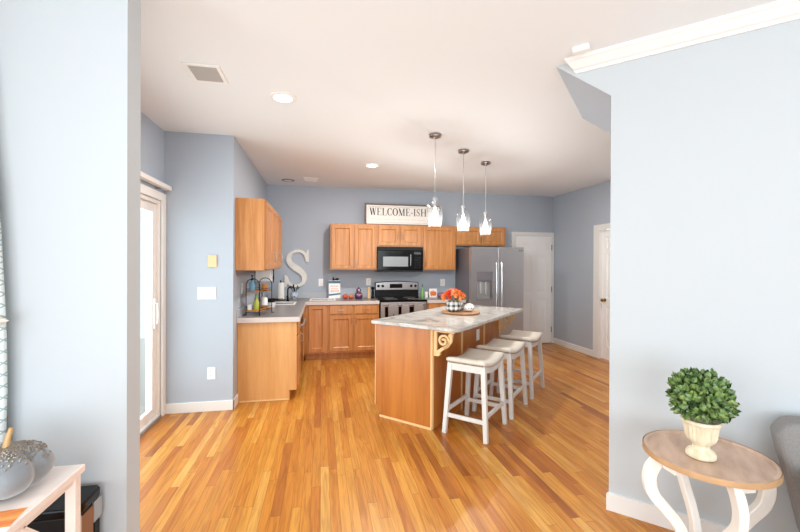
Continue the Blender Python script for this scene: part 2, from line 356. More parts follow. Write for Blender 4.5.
# ------------------------------------------------------------------ six-panel doors
def six_panel(name, w, h, parent_loc, rz, knobside=1, hinges=0, knobmat='brass'):
    """local: x across 0..w, front face at y=0 looking towards -y"""
    o = MB(); st = .105; d = .035
    mid = w/2; rails = [(0, .2), (.80, .95), (1.62, 1.72), (h-.115, h)]
    o.box(0, st, 0, d, 0, h); o.box(w-st, w, 0, d, 0, h); o.box(mid-.045, mid+.045, 0, d, 0, h)
    for a, b in rails: o.box(st, mid-.045, 0, d, a, b); o.box(mid+.045, w-st, 0, d, a, b)
    for x0, x1 in ((st, mid-.045), (mid+.045, w-st)):
        for z0, z1 in ((.2, .8), (.95, 1.62), (1.72, h-.115)):
            o.box(x0, x1, .012, d-.005, z0, z1)
            o.add([(x0+.012, .012, z0+.012), (x1-.012, .012, z0+.012), (x1-.012, .012, z1-.012), (x0+.012, .012, z1-.012), (x0+.035, .003, z0+.035), (x1-.035, .003, z0+.035), (x1-.035, .003, z1-.035), (x0+.035, .003, z1-.035)],
                  [(0, 1, 5, 4), (1, 2, 6, 5), (2, 3, 7, 6), (3, 0, 4, 7), (4, 5, 6, 7)])
    ob = o.build(name, 'door'); struct(ob); ob.location = parent_loc; ob.rotation_euler = (0, 0, rz)
    return ob
d2 = six_panel('door_2', .732, 1.985, (3.49, YB-.04, .012), 0)
c = MB()
for x0, x1, z0, z1 in ((-.07, -.006, -.01, 2.06), (.738, .786, -.01, 2.06), (-.006, .738, 1.99, 2.06)): c.box(x0, x1, -.004, .038, z0, z1)
c.build('door_casing', 'trim', d2, bevel=.004)
for z in (.25, 1.0, 1.78): MB().box(.727, .743, -.012, -.002, z-.05, z+.05).build('hinge', 'nickel', d2)
d3 = six_panel('door_3', .80, 2.0, (XR+.03, 5.36, .012), R(-90))
c = MB()
for x0, x1, z0, z1 in ((-.135, -.006, -.011, 2.09), (.806, .93, -.011, 2.09), (-.006, .806, 2.005, 2.09)): c.box(x0, x1, -.048, -.031, z0, z1)
c.box(-.0095, -.002, -.0305, .04, -.011, 2.025)
c.build('door_casing', 'trim', d3, bevel=.004)
k = MB().lathe([(.026, 0), (.026, .006), (.011, .012), (.011, .03), (.024, .042), (.028, .055), (.022, .066), (0.004, .07)], 16).build('door_knob', 'brass', d3, smooth=True)
k.location = (.075, 0, .915); k.rotation_euler = (R(90), 0, 0)

# ------------------------------------------------------------------ cabinets
def door_mesh(w, h, fr=.055, th=.019):
    """local x 0..w, z 0..h, front at y=-th"""
    o = MB()
    o.box(0, fr, -th, 0, 0, h).box(w-fr, w, -th, 0, 0, h).box(fr, w-fr, -th, 0, 0, fr).box(fr, w-fr, -th, 0, h-fr, h)
    o.box(fr, w-fr, -th+.011, 0, fr, h-fr)
    b = .012
    o.add([(fr, -th+.011, fr), (w-fr, -th+.011, fr), (w-fr, -th+.011, h-fr), (fr, -th+.011, h-fr), (fr, -th+.002, fr), (w-fr, -th+.002, fr), (w-fr, -th+.002, h-fr), (fr, -th+.002, h-fr)], [])
    i0, i1 = fr, fr+b
    o.add([(i0, -th+.001, i0), (w-i0, -th+.001, i0), (w-i0, -th+.001, h-i0), (i0, -th+.001, h-i0), (i1, -th+.0105, i1), (w-i1, -th+.0105, i1), (w-i1, -th+.0105, h-i1), (i1, -th+.0105, h-i1)],
          [(0, 1, 5, 4), (1, 2, 6, 5), (2, 3, 7, 6), (3, 0, 4, 7)])
    return o
def cab(name, label, loc, rz, w, h, d, doors=(), drawers=(), toe=0, group=None, mt='oak', stile=.02):
    """front face at local y=0, body goes to y=+d, x 0..w, z 0..h; doors: (x0,x1,z0,z1,handle or None)"""
    t = thing(name, label, 'cabinet', loc, rz, group)
    b = MB()
    if toe: b.box(0, w, .0, d, toe, h); b.box(0, w, .075, d, 0, toe)
    else: b.box(0, w, 0, d, 0, h)
    b.build('body', mt, t, bevel=.002)
    for (x0, x1, z0, z1, hd) in doors:
        dd = door_mesh(x1-x0, z1-z0).build('door', mt, t, bevel=.0025); dd.location = (x0, -.0005, z0)
        if hd: handle(dd, *hd)
    for (x0, x1, z0, z1, hd) in drawers:
        dd = MB().box(0, x1-x0, -.019, 0, 0, z1-z0).build('drawer', mt, t, bevel=.005); dd.location = (x0, -.0005, z0)
        if hd: handle(dd, *hd)
    return t
def handle(par, kind, x, z, mt='nickel'):
    o = MB()
    if kind == 'v': o.tube([(x, -.017, z-.045), (x, -.045, z-.04), (x, -.048, z), (x, -.045, z+.04), (x, -.017, z+.045)], .005, 6)
    elif kind == 'h': o.tube([(x-.045, -.017, z), (x-.04, -.045, z), (x, -.048, z), (x+.04, -.045, z), (x+.045, -.017, z)], .005, 6)
    elif kind == 'd': o.tube([(x, -.017, z-.05), (x, -.05, z-.052), (x, -.058, z-.045), (x, -.058, z+.045), (x, -.05, z+.052), (x, -.017, z+.05)], .007, 8)
    o.build('handle', mt, par, smooth=True)
UZ = 1.37; UH = .745
# wall cabinets on the back wall (front face at y=6.33)
UY = 6.325; UD = YB-UY-.002
cab('wall_cabinet', 'two-door oak wall cabinet left of the microwave, below the sign\'s left end', (.14, UY, UZ), 0, .748, UH, UD,
    [(.02, .362, .02, UH-.02, ('v', .315, .09)), (.386, .728, .02, UH-.02, ('v', .028, .09))])
cab('wall_cabinet', 'short two-door oak wall cabinet directly above the black microwave', (.89, UY, 1.755), 0, .758, UH-.385, UD,
    [(.022, .365, .02, .34, ('v', .315, .15)), (.392, .736, .02, .34, ('v', .028, .15))])
cab('wall_cabinet', 'single-door oak wall cabinet between the microwave and the fridge', (1.65, UY, UZ), 0, .594, UH, UD,
    [(.02, .574, .02, UH-.02, ('v', .028, .09))])
cab('wall_cabinet', 'low wide oak wall cabinet above the fridge', (2.246, UY, 1.792), 0, .91, .323, UD,
    [(.02, .45, .02, .303, ('v', .402, .1)), (.462, .89, .02, .303, ('v', .028, .1))])
# wall cabinets on the left wall (front face at x=-.563): rotate +90deg so the local front (-y) looks +x
LX = -.583
def leftcab(name, label, y0, y1, z, h, face, d, doors=(), drawers=(), toe=0, mt='oak'):
    # local x runs along +y, local +y (depth) runs towards -x
    return cab(name, label, (face, y0, z), R(90), y1-y0, h, d, doors, drawers, toe, None, mt)
leftcab('wall_cabinet', 'two-door oak wall cabinet on the left wall, its pale plain end facing us', 4.262, 5.40, 1.397, .748, LX, .283,
        [(.03, .56, .015, .733, ('d', .52, .13, 'silver')), (.585, 1.12, .015, .733, None)])
leftcab('wall_cabinet', 'narrow single-door oak wall cabinet on the left wall, deeper towards the back corner', 5.402, 5.90, 1.397, .748, LX, .283,
        [(.015, .483, .015, .733, ('d', .09, .13, 'silver'))])
# base cabinets
CZ = .855
BY = 6.04
cab('base_cabinet', 'oak corner base cabinet with one tall door beside the left counter run', (-.236, BY, 0), 0, .335, CZ, YB-BY-.002,
    [(.05, .31, .13, .835, None)], toe=.1)
cab('base_cabinet', 'oak base cabinet with two drawers over two doors left of the stove', (.10, BY, 0), 0, .788, CZ, YB-BY-.002,
    [(.025, .375, .13, .675, ('v', .33, .47, 'copper')), (.40, .765, .13, .675, ('v', .03, .47, 'copper'))],
    [(.025, .375, .7, .835, ('h', .175, .065, 'silver')), (.40, .765, .7, .835, ('h', .18, .065, 'copper'))], toe=.1)
cab('base_cabinet', 'oak base cabinet half hidden behind the island, between stove and fridge', (1.662, BY, 0), 0, .655, CZ, YB-BY-.002,
    [(.025, .32, .13, .675, ('v', .28, .47)), (.335, .63, .13, .675, ('v', .03, .47))],
    [(.025, .32, .7, .835, ('h', .15, .065)), (.335, .63, .7, .835, ('h', .15, .065))], toe=.1)
FX = -.258; FD = .608
c0 = leftcab('base_cabinet', 'oak base cabinet at the near end of the left counter, plain side panel facing us', 4.38, 4.80, 0, CZ, FX, FD,
        [(.02, .40, .13, .675, ('v', .35, .47, 'silver'))], [(.02, .40, .7, .835, ('h', .19, .065, 'silver'))], toe=.1)
e = MB().box(-.02, -.001, .0, FD, .1, CZ).box(-.02, -.001, .075, FD, .004, .1).build('end_panel', 'oakpanel', c0, bevel=.002)
MB().box(-.032, -.0205, .078, FD-.02, 0, .014).build('shoe_molding', 'batten', c0, bevel=.003)
dw = thing('dishwasher', 'black dishwasher under the left counter beyond the end cabinet', 'dishwasher', (FX, 4.803, 0), R(90))
MB().box(.0, .595, .02, FD, .1, CZ).build('body', 'blackm', dw); MB().box(.003, .592, -.018, .019, .12, .70).build('door', 'black', dw, bevel=.004)
cp = MB().box(.003, .592, -.02, .019, .705, .85).build('control_panel', 'blackm', dw, bevel=.004)
MB().tube([(.06, -.018, .73), (.07, -.045, .73), (.52, -.045, .73), (.53, -.018, .73)], .009).build('handle', 'silver', cp)
MB().box(0, .595, .06, .08, 0, .099).build('toe_kick', 'blackm', dw)
leftcab('base_cabinet', 'oak sink base cabinet on the left run just before the back corner', 5.40, 6.015, 0, CZ, FX, FD,
        [(.02, .30, .13, .835, None), (.32, .60, .13, .835, None)], toe=.1)
# countertops
CT = .897
def slab(mb, xs, ys, holes, z0, z1, keep=None):
    for i in range(len(xs)-1):
        for j in range(len(ys)-1):
            if (i, j) in holes: continue
            if keep and not keep(xs[i], ys[j]): continue
            mb.box(xs[i], xs[i+1], ys[j], ys[j+1], z0, z1)
    return mb
ct = thing('countertop', 'grey laminate L-shaped countertop with corner sink on the left run', 'countertop', (XL, YB, CZ+.0005))
X0 = .0015
# local origin = back left corner
slab(MB(), [X0, .10, .50, .636], [-2.298, -1.05, -.70, -.615], {(1, 1)}, 0, .041).build('left_run', 'lam', ct)
slab(MB(), [X0, .636, .70, 1.08, 1.757], [-.615, -.47, -.16, -.002], {(2, 1)}, 0, .041).build('back_run', 'lam', ct)
e = MB().box(X0, .638, -2.306, -2.2982, -.012, .0412).box(.6362, .644, -2.306, -.623, -.012, .0412).box(.6362, 1.757, -.623, -.6152, -.012, .0412)
e.build('front_edge', 'lamedge', ct, bevel=.003)
MB().box(X0, .02, -2.298, -.021, .0415, .13).box(X0, 1.757, -.02, -.002, .0415, .13).build('backsplash', 'splash', ct, bevel=.002)
sk = thing('sink', 'white-rimmed double bowl corner sink set in the left counter', 'sink', (XL, YB, CT))
for x0, x1, y0, y1 in ((.10, .50, -1.05, -.70), (.70, 1.08, -.47, -.16)):
    b = framebox(MB(), x0-.012, x1+.012, y0-.012, y1+.012, .03, .0005, .012, lambda a, z, c: (a, z, c)).build('bowl', 'white', sk, bevel=.003)
    MB().box(x0+.003, x1-.003, y0+.003, y1-.003, -.036, -.033).box(x0+.003, x0+.008, y0+.003, y1-.003, -.033, .0).box(x1-.008, x1-.003, y0+.003, y1-.003, -.033, .0).box(x0+.008, x1-.008, y0+.003, y0+.008, -.033, .0).box(x0+.008, x1-.008, y1-.008, y1-.003, -.033, 0).build('basin', 'steel', b)
c2 = thing('countertop', 'short grey laminate countertop between the stove and the fridge', 'countertop', (1.661, YB, CZ+.0005))
MB().box(0, .657, -.615, -.002, 0, .041).build('slab', 'lam', c2); MB().box(0, .657, -.623, -.6152, -.012, .0412).build('front_edge', 'lamedge', c2, bevel=.003)
MB().box(0, .657, -.02, -.002, .0415, .13).build('backsplash', 'splash', c2, bevel=.002)

# ------------------------------------------------------------------ stove, microwave, fridge
sv = thing('stove', 'stainless electric stove with black glass cooktop and back control panel', 'stove', (.896, 5.99, 0))
SW = .756
MB().box(0, SW, .03, .62, .02, .885).build('body', 'blackm', sv)
MB().box(-.0, SW, .0, .56, .886, .908).build('cooktop', 'black', sv, bevel=.004)
for x, y, q in ((.2, .15, .1), (.56, .15, .085), (.2, .42, .085), (.56, .42, .1)):
    MB().tube([(x+q*math.cos(a*math.pi/12), y+q*math.sin(a*math.pi/12), .9086) for a in range(24)], .0015, 5, closed=True).build('burner_ring', 'grille', sv)
bgp = MB().prism([(0, .9085), (SW, .9085), (SW, 1.155), (SW*.75, 1.172), (SW*.5, 1.178), (SW*.25, 1.172), (0, 1.155)], (.575, .635), lambda a, b, c: (a, c, b)).build('backguard', 'blackm', sv, bevel=.004)
MB().prism([(.012, 1.03), (SW-.012, 1.03), (SW-.012, 1.148), (SW*.75, 1.163), (SW*.5, 1.168), (SW*.25, 1.163), (.012, 1.148)], (.566, .5745), lambda a, b, c: (a, c, b)).build('control_panel', 'steel', bgp, bevel=.002)
MB().box(SW*.33, SW*.62, .562, .5655, 1.06, 1.13).build('display', 'black', bgp)
for x in (.055, .13, SW-.13, SW-.055):
    kb = MB().lathe([(.024, 0), (.024, .006), (.019, .01), (.017, .028), (.003, .03)], 16).build('knob', 'blackm', bgp, smooth=True); kb.location = (x, .566, 1.095); kb.rotation_euler = (R(90), 0, 0)
od = MB().box(.012, SW-.012, -.012, .029, .27, .872).build('oven_door', 'steel', sv, bevel=.005)
MB().box(.075, SW-.075, -.0145, -.0122, .36, .80).build('oven_window', 'black', od)
MB().tube([(.05, -.013, .835), (.055, -.05, .835), (SW-.055, -.05, .835), (SW-.05, -.013, .835)], .011, 10).build('oven_handle', 'chrome', od, smooth=True)
MB().box(.012, SW-.012, -.01, .029, .06, .255).build('drawer', 'steel', sv, bevel=.005)
def towel(x0, x1, zb, label, pr):
    t = thing('dish_towel', label, 'towel', (.896, 5.99, 0), 0, 'towels over the oven handle')
    pts = [(-.0365, zb+.14), (-.035, .834), (-.039, .8475), (-.05, .8515), (-.061, .8475), (-.0655, .834), (-.068, zb)]
    b = MB(); n = 10; rows = []
    vs = []; fs = []
    for j, (y, z) in enumerate(pts):
        for i in range(n+1):
            x = x0+(x1-x0)*i/n; wv = .003*math.sin(i*1.9+j)*(1 if j in (0, 6) else .1); vs.append((x, y-abs(wv)*(1 if j > 3 else -.3), z))
    for j in range(len(pts)-1):
        for i in range(n): fs.append((j*(n+1)+i, j*(n+1)+i+1, (j+1)*(n+1)+i+1, (j+1)*(n+1)+i))
    o = b.add(vs, fs).build('cloth', 'towel', t, smooth='all'); sd = o.modifiers.new('thick', 'SOLIDIFY'); sd.thickness = .0015; sd.offset = 0
    if pr:
        pm = MB(); cx = (x0+x1)/2
        for dx in (-.03, 0, .03): pm.prism([(cx+dx+.026*math.cos(a*math.pi/6), zb+.14+.034*math.sin(a*math.pi/6)) for a in range(12)], (-.0735-abs(dx)*.02, -.0725), lambda a, b2, c: (a, c, b2))
        pm.build('pumpkin_print', 'redorange', t)
        MB().prism([(cx-.012, zb+.21), (cx+.012, zb+.21), (cx+.008, zb+.235), (cx-.004, zb+.235)], (-.0735, -.0725), lambda a, b2, c: (a, c, b2)).build('dark_print', 'blackpaint', t)
towel(.12, .28, .46, 'grey dish towel with an orange pumpkin print, left on the oven handle', True)
towel(.33, .455, .50, 'plain grey dish towel hanging in the middle of the oven handle', False)
towel(.53, .68, .47, 'grey dish towel with orange print at the right end of the oven handle', True)

mw = thing('microwave', 'black over-range microwave under the short oak wall cabinet', 'microwave', (.892, 6.235, 1.345))
MB().box(0, .754, .02, .39, 0, .406).build('body', 'blackm', mw, bevel=.004)
dd = MB().box(.002, .555, -.012, .0195, .03, .345).build('door', 'black', mw, bevel=.004)
MB().box(.085, .50, -.0145, -.0122, .085, .245).build('window', 'mwglass', dd)
MB().tube([(.535, -.011, .09), (.535, -.04, .1), (.535, -.043, .19), (.535, -.04, .28), (.535, -.011, .29)], .008, 8).build('handle', 'chrome', dd, smooth=True)
cp = MB().box(.558, .752, -.012, .0195, .03, .345).build('control_panel', 'black', mw, bevel=.004)
MB().box(.60, .715, -.0135, -.0122, .285, .32).build('display', 'water', cp)
bt = MB()
for i in range(3):
    for j in range(5): bt.box(.605+i*.04, .632+i*.04, -.0135, -.0122, .06+j*.04, .082+j*.04)
bt.build('buttons', 'blackm', cp)
MB().box(.002, .752, -.008, .0195, .35, .404).build('vent_grille', 'blackm', mw, bevel=.003)
MB().box(.002, .752, -.01, .0195, .001, .026).build('bottom_strip', 'blackm', mw, bevel=.003)

fr = thing('fridge', 'stainless side-by-side fridge with an ice and water dispenser in the left door', 'fridge', (2.335, 5.85, 0))
FW = .915; FH = 1.752
MB().box(0, FW, .075, .74, .02, FH-.012).build('body', 'steeldark', fr, bevel=.004)
sp = .458
# left door with a dispenser recess
a0, a1, z0, z1 = .095, .365, .90, 1.35
ld = MB()
xs_, zs_ = [.002, a0, a1, sp-.004], [.06, z0, z1, FH]
for i in range(3):
    for j in range(3):
        if (i, j) != (1, 1): ld.box(xs_[i], xs_[i+1], 0, .07, zs_[j], zs_[j+1])
ld.box(a0, a1, .06, .07, z0, z1)
ldo = ld.build('freezer_door', 'steel', fr)
ds = framebox(MB(), a0-.004, a1+.004, z0-.004, z1+.004, .014, -.004, .058, lambda a, z, c: (a, c, z)).build('dispenser_frame', 'steeldark', ldo, bevel=.002)
MB().box(a0+.011, a1-.011, .0, .05, 1.21, z1-.011).build('dispenser_panel', 'steeldark', ds)
MB().box(a0+.03, a1-.03, .045, .058, z0+.03, 1.20).box(a0+.08, a0+.13, .02, .045, 1.0, 1.2).box(a0+.165, a0+.2, .025, .045, .98, 1.2).build('dispenser_paddle', 'silver', ds, bevel=.004)
MB().box(a0+.011, a1-.011, .004, .058, z0+.011, z0+.022).build('drip_tray', 'silver', ds)
rdo = MB().box(sp+.004, FW-.002, 0, .07, .06, FH).build('fridge_door', 'steel', fr, bevel=.006)
for par, x in ((ldo, sp-.045), (rdo, sp+.045)):
    MB().tube([(x, -.001, .48), (x, -.045, .5), (x, -.058, .8), (x, -.06, 1.0), (x, -.058, 1.25), (x, -.045, 1.5), (x, -.001, 1.52)], .014, 10).build('handle', 'chrome', par, smooth=True)
lg = MB().ribbon([(.845+.02*math.cos(a), 1.70+.012*math.sin(a)) for a in [i*.5 for i in range(13)]], [.006]*13, -.002, .0, lambda a, b, c: (a, c, b))
lg.box(.868, .9, -.002, 0, 1.695, 1.704); lg.build('badge', 'blackpaint', rdo)
MB().box(.01, FW-.01, .08, .09, .0, .058).build('toe_grille', 'blackm', fr)

# ------------------------------------------------------------------ island (45 degrees)
IU, IW = -2.265, 3.03
isl = thing('kitchen_island', 'oak kitchen island with a pale granite top standing in the middle of the floor', 'island', uw(IU, IW), R(-45))
L_, BW = 1.75, .60
MB().box(-.02, BW, .006, L_, .105, .899).box(.04, BW, .006, L_, .0, .105).build('base', 'island', isl, bevel=.002)
pn = MB().box(-.025, BW-.0, 0, .0055, .105, .899).box(.04, BW-.0, 0, .0055, .0, .105); pn.build('end_panel', 'island', isl)
bt = MB()
for (x0, x1, y0, y1) in ((BW-.015, BW+.0, -.008, .0), (BW+.0005, BW+.006, -.006, .025), (BW+.0005, BW+.008, .60, .635), (BW+.0005, BW+.008, 1.20, 1.235), (BW+.0005, BW+.009, L_-.045, L_+.002)):
    bt = MB().box(x0, x1, y0, y1, .0, .8985); bt.build('batten', 'batten', isl, bevel=.003)
MB().box(-.034, -.0255, -.004, .03, .105, .8985).build('batten', 'batten', isl, bevel=.003)
MB().box(.03, BW+.004, -.018, -.0085, 0, .02).box(.03, BW-.016, -.0085, -.0005, 0, .02).build('shoe_molding', 'batten', isl, bevel=.004)
for x0, x1 in ((.03, .56), (.59, 1.14), (1.17, 1.72)):
    dm = door_mesh(x1-x0, .74).build('cabinet_door', 'island', isl, bevel=.002); dm.location = (-.0205, x1, .13); dm.rotation_euler = (0, 0, R(-90))
# top: rounded-corner slab, local extents
tx0, tx1, ty0, ty1, rc = -.035, .885, -.075, 1.80, .06
pts = []
for cx, cy, a0_ in ((tx1-.02, ty1-.02, 0), (tx0+.02, ty1-.02, 90), (tx0+.02, ty0+.02, 180), (tx1-rc, ty0+rc, 270)):
    q = rc if (cx > .5 and cy < 1) else .02
    for k in range(7): a = R(a0_+k*15); pts.append((cx+q*math.cos(a), cy+q*math.sin(a)))
def granite():
    m = bpy.data.materials.new('veined pale granite'); m.use_nodes = True; nt = m.node_tree; b = nt.nodes['Principled BSDF']; N = nt.nodes.new; L = nt.links.new
    tc = N('ShaderNodeTexCoord'); n1 = N('ShaderNodeTexNoise'); n1.inputs['Scale'].default_value = 5; n1.inputs['Detail'].default_value = 9; n1.inputs['Distortion'].default_value = 1.4
    n2 = N('ShaderNodeTexNoise'); n2.inputs['Scale'].default_value = 60; n2.inputs['Detail'].default_value = 4
    L(tc.outputs['Object'], n1.inputs['Vector']); L(tc.outputs['Object'], n2.inputs['Vector'])
    rp = N('ShaderNodeValToRGB'); cr = rp.color_ramp; cr.elements[0].position = .30; cr.elements[0].color = srgb('949089'); cr.elements[1].position = .46; cr.elements[1].color = srgb('b7b3ad')
    e = cr.elements.new(.6); e.color = srgb('c3bfb8')
    r2 = N('ShaderNodeValToRGB'); r2.color_ramp.elements[0].position = .35; r2.color_ramp.elements[0].color = (.72, .70, .68, 1); r2.color_ramp.elements[1].position = .5; r2.color_ramp.elements[1].color = (1, 1, 1, 1)
    mx = N('ShaderNodeMix'); mx.data_type = 'RGBA'; mx.blend_type = 'MULTIPLY'; mx.inputs[0].default_value = .6
    L(n1.outputs['Fac'], rp.inputs[0]); L(n2.outputs['Fac'], r2.inputs[0]); L(rp.outputs[0], mx.inputs[6]); L(r2.outputs[0], mx.inputs[7]); L(mx.outputs[2], b.inputs['Base Color'])
    b.inputs['Roughness'].default_value = .12
    return m
M['granite'] = granite()
MB().prism(pts, (.8995, .93)).build('top', 'granite', isl, bevel=.005)
# scroll corbels
def corbel(y):
    o = MB(); fn = lambda a, z, c: (BW+.0092+a, c, z)
    th0, th1 = y-.012, y+.012
    o.prism([(0, .66), (.03, .66), (.03, .897), (0, .897)], (th0, th1), fn)
    o.prism([(.0301, .873), (.20, .873), (.20, .897), (.0301, .897)], (th0, th1), fn)
    sp_ = []; 
    for i in range(26): a = -math.pi*.5+i*.42; q = .062-.0021*i; sp_.append((.095+q*math.cos(a), .80+q*math.sin(a)))
    o.ribbon(sp_, [.019]*26, th0, th1, fn)
    o.ribbon([(.175, .868), (.165, .80), (.13, .755), (.085, .73), (.045, .70), (.025, .672)], [.022, .024, .026, .026, .03, .03], th0, th1, fn)
    o.prism([(.165+.02*math.cos(i*math.pi/5), .852+.02*math.sin(i*math.pi/5)) for i in range(10)], (th0-.003, th1+.003), fn)
    o.prism([(.045+.02*math.cos(i*math.pi/5), .682+.02*math.sin(i*math.pi/5)) for i in range(10)], (th0-.003, th1+.003), fn)
    o.build('corbel', 'batten', isl)
corbel(.017); corbel(L_-.02)
ol = MB().box(BW+.0005, BW+.0085, 1.0, 1.075, .63, .755).build('outlet_plate', 'white', isl, bevel=.003)

# ------------------------------------------------------------------ saddle stools
def make_stool():
    t = thing('bar_stool', 'first', 'stool', (0, 0, 0), R(-45), 'saddle stools along the island')
    # local: x 0.36 deep (u), y 0.46 long (w)
    hx, hy = .172, .225
    sz = lambda y: .588+.034*(abs(y)/hy)**2
    # cushion: grid, top saddle
    n = 14; mth = 10; vs = []; fs = []
    o = MB()
    def ring(z_off, sx, sy):
        pts = []
        for i in range(n): pts.append((-sx+2*sx*i/n, -sy))
        for i in range(n): pts.append((sx, -sy+2*sy*i/n))
        for i in range(n): pts.append((sx-2*sx*i/n, sy))
        for i in range(n): pts.append((-sx, sy-2*sy*i/n))
        return [(x, y, sz(y)+z_off) for x, y in pts]
    rings = [ring(0, hx-.003, hy-.003), ring(.012, hx+.008, hy+.008), ring(.03, hx+.006, hy+.006), ring(.044, hx-.012, hy-.012), ring(.052, hx-.05, hy-.05), ring(.055, hx*.4, hy*.4)]
    K = 4*n
    for rg in rings: vs += rg
    for i in range(len(rings)-1):
        for k_ in range(K): fs.append((i*K+k_, i*K+(k_+1) % K, (i+1)*K+(k_+1) % K, (i+1)*K+k_))
    vs.append((0, 0, .588+.056)); c = len(vs)-1; o_ = (len(rings)-1)*K
    fs += [(o_+k_, o_+(k_+1) % K, c) for k_ in range(K)]
    vs.append((0, 0, .588)); c2_ = len(vs)-1; fs += [((k_+1) % K, k_, c2_) for k_ in range(K)]
    cu = o.add(vs, fs).build('cushion', 'cream', t, smooth='all')
    nl = MB()
    for k_ in range(0, K, 1):
        x, y, z = ring(.004, hx+.004, hy+.004)[k_]; nl.ball((x, y, z), .0035, seg=5, rings=4)
    nl.build('nailhead_trim', 'nail', cu)
    ap = MB()
    m_ = 12
    for sx in (-1, 1):
        top = [(-hy+2*hy*i/m_, sz(-hy+2*hy*i/m_)-.001) for i in range(m_+1)]; bot = [(y, sz(y)-.05+.0*y) for y, z in reversed(top)]
        ap.prism(top+bot, (sx*(hx-.004)-.011*(sx > 0)*1, sx*(hx-.004)+.011*(sx < 0)), lambda a, b, c_: (c_, a, b))
    for sy in (-1, 1): ap.box(-hx+.016, hx-.016, min(sy*(hy-.004), sy*(hy-.018)), max(sy*(hy-.004), sy*(hy-.018)), .555, .614)
    ap.build('apron', 'stool', t)
    fx_, fy_ = .19, .238
    P = lambda sx, sy, z: (sx*(fx_+(hx-.02-fx_)*z/.6), sy*(fy_+(hy-.022-fy_)*z/.6), z)
    for sx in (-1, 1):
        for sy in (-1, 1): MB().bar(P(sx, sy, 0), P(sx, sy, .612), .036, .036, (0, 1, 0), .042, .042).build('leg', 'stool', t, bevel=.003)
    for sx in (-1, 1):
        a, b = Vector(P(sx, -1, .2)), Vector(P(sx, 1, .2)); MB().bar(a, b, .02, .034).build('stretcher', 'stool', t, bevel=.003)
    for sy in (-1, 1):
        a, b = Vector(P(-1, sy, .16)), Vector(P(1, sy, .16)); MB().bar(a, b, .02, .034).build('stretcher', 'stool', t, bevel=.003)
    return t
st0 = make_stool()
for i, (u, w, lab) in enumerate(((-1.362, 3.29, 'white saddle stool with cream seat nearest the camera, by the island\'s front corbel'),
                                 (-1.345, 3.905, 'middle one of the three white saddle stools along the island'),
                                 (-1.335, 4.585, 'white saddle stool farthest back in the row, near the panelled white door'))):
    t = st0 if i == 0 else copy_tree(st0)
    t.location = uw(u, w); t['label'] = lab

# ------------------------------------------------------------------ pendants
def make_pendant():
    t = thing('pendant_lamp', '', 'lamp', (0, 0, H), 0, 'glass pendants over the island')
    MB().lathe([(.058, -.001), (.062, -.012), (.058, -.026), (.02, -.03), (.012, -.045), (.004, -.046)], 24).build('canopy', 'nickel', t, smooth=True)
    MB().tube([(0, 0, -.046), (0, 0, -.62)], .0032, 6).build('cord', 'silver', t)
    MB().lathe([(.005, -.615), (.021, -.625), (.024, -.64), (.024, -.675), (.019, -.683), (.019, -.715), (.004, -.716)], 16).build('socket', 'silver', t, smooth=True)
    g = MB().lathe([(.027, -.652), (.030, -.672), (.050, -.685), (.070, -.705), (.079, -.74), (.079, -.78), (.074, -.83), (.067, -.88), (.062, -.912)], 28, cap=False).build('glass_shade', 'shade', t, smooth='all')
    sd = g.modifiers.new('thick', 'SOLIDIFY'); sd.thickness = .003; sd.offset = -1
    MB().lathe([(.004, -.716), (.012, -.728), (.015, -.75), (.026, -.785), (.029, -.81), (.025, -.832), (.013, -.845), (.003, -.848)], 16).build('bulb', 'bulb', t, smooth='all')
    l = bpy.data.lights.new('pendant_glow', 'POINT'); l.energy = 18; l.shadow_soft_size = .012; l.color = (1, .96, .9)
    lo = bpy.data.objects.new('pendant_glow', l); COL.objects.link(lo); lo.location = (0, 0, -.87); lo.parent = t
    return t
p0 = make_pendant()
for i, (x, y, lab) in enumerate(((1.097, 3.704, 'clear glass pendant lamp nearest the camera, in front of the sign'),
                                 (1.557, 4.143, 'clear glass pendant lamp hanging second, between the other two'),
                                 (2.013, 4.574, 'clear glass pendant lamp hanging farthest back, towards the fridge'))):
    t = p0 if i == 0 else copy_tree(p0); t.location = (x, y, H); t['label'] = lab

# ------------------------------------------------------------------ ceiling fixtures
def can(x, y, lab, lit, power=14):
    t = thing('recessed_downlight', lab, 'ceiling light', (x, y, H))
    MB().lathe([(.098, -.0005), (.098, -.006), (.082, -.012), (.07, -.012), (.07, -.0005)], 28, cap=False).build('trim_ring', 'white' if lit else 'grille', t, smooth=True)
    MB().lathe([(.0695, -.0005), (.0695, -.009), (.03, -.011), (.001, -.011)], 28).build('lens', 'canled' if lit else 'white', t, smooth='all')
    if lit:
        l = bpy.data.lights.new('downlight_beam', 'AREA'); l.shape = 'DISK'; l.size = .13; l.energy = power; l.color = (1, .95, .9)
        o = bpy.data.objects.new('downlight_beam', l); COL.objects.link(o); o.location = (0, 0, -.016); o.parent = t
can(-.294, 3.118, 'lit round downlight in the ceiling next to the rectangular vent', True)
can(.637, 5.017, 'lit round downlight in the ceiling in front of the oak wall cabinets', True, 35)
can(-.505, 6.2, 'unlit round downlight with dark ring in the ceiling by the back left corner', False)
v = thing('ceiling_vent', 'white rectangular ceiling vent with grey louvres near the nearest downlight', 'vent', (-.765, 2.845, H))
framebox(MB(), -.112, .112, -.137, .117, .025, -.008, -.0005, lambda a, z, c: (a, z, c)).build('frame', 'white', v, bevel=.002)
lv = MB()
for i in range(12): y = -.108+i*.0175; lv.bar((-.086, y, -.006), (.086, y, -.006), .013, .0025, (0, .5, 1))
lv.build('louvres', 'ventgrey', v)
MB().box(-.086, .086, -.112, .092, -.0025, -.0008).build('backing', 'ventgrey', v)
v = thing('ceiling_vent', 'small square white ceiling vent beside the unlit downlight at the back', 'vent', (-.16, 6.06, H))
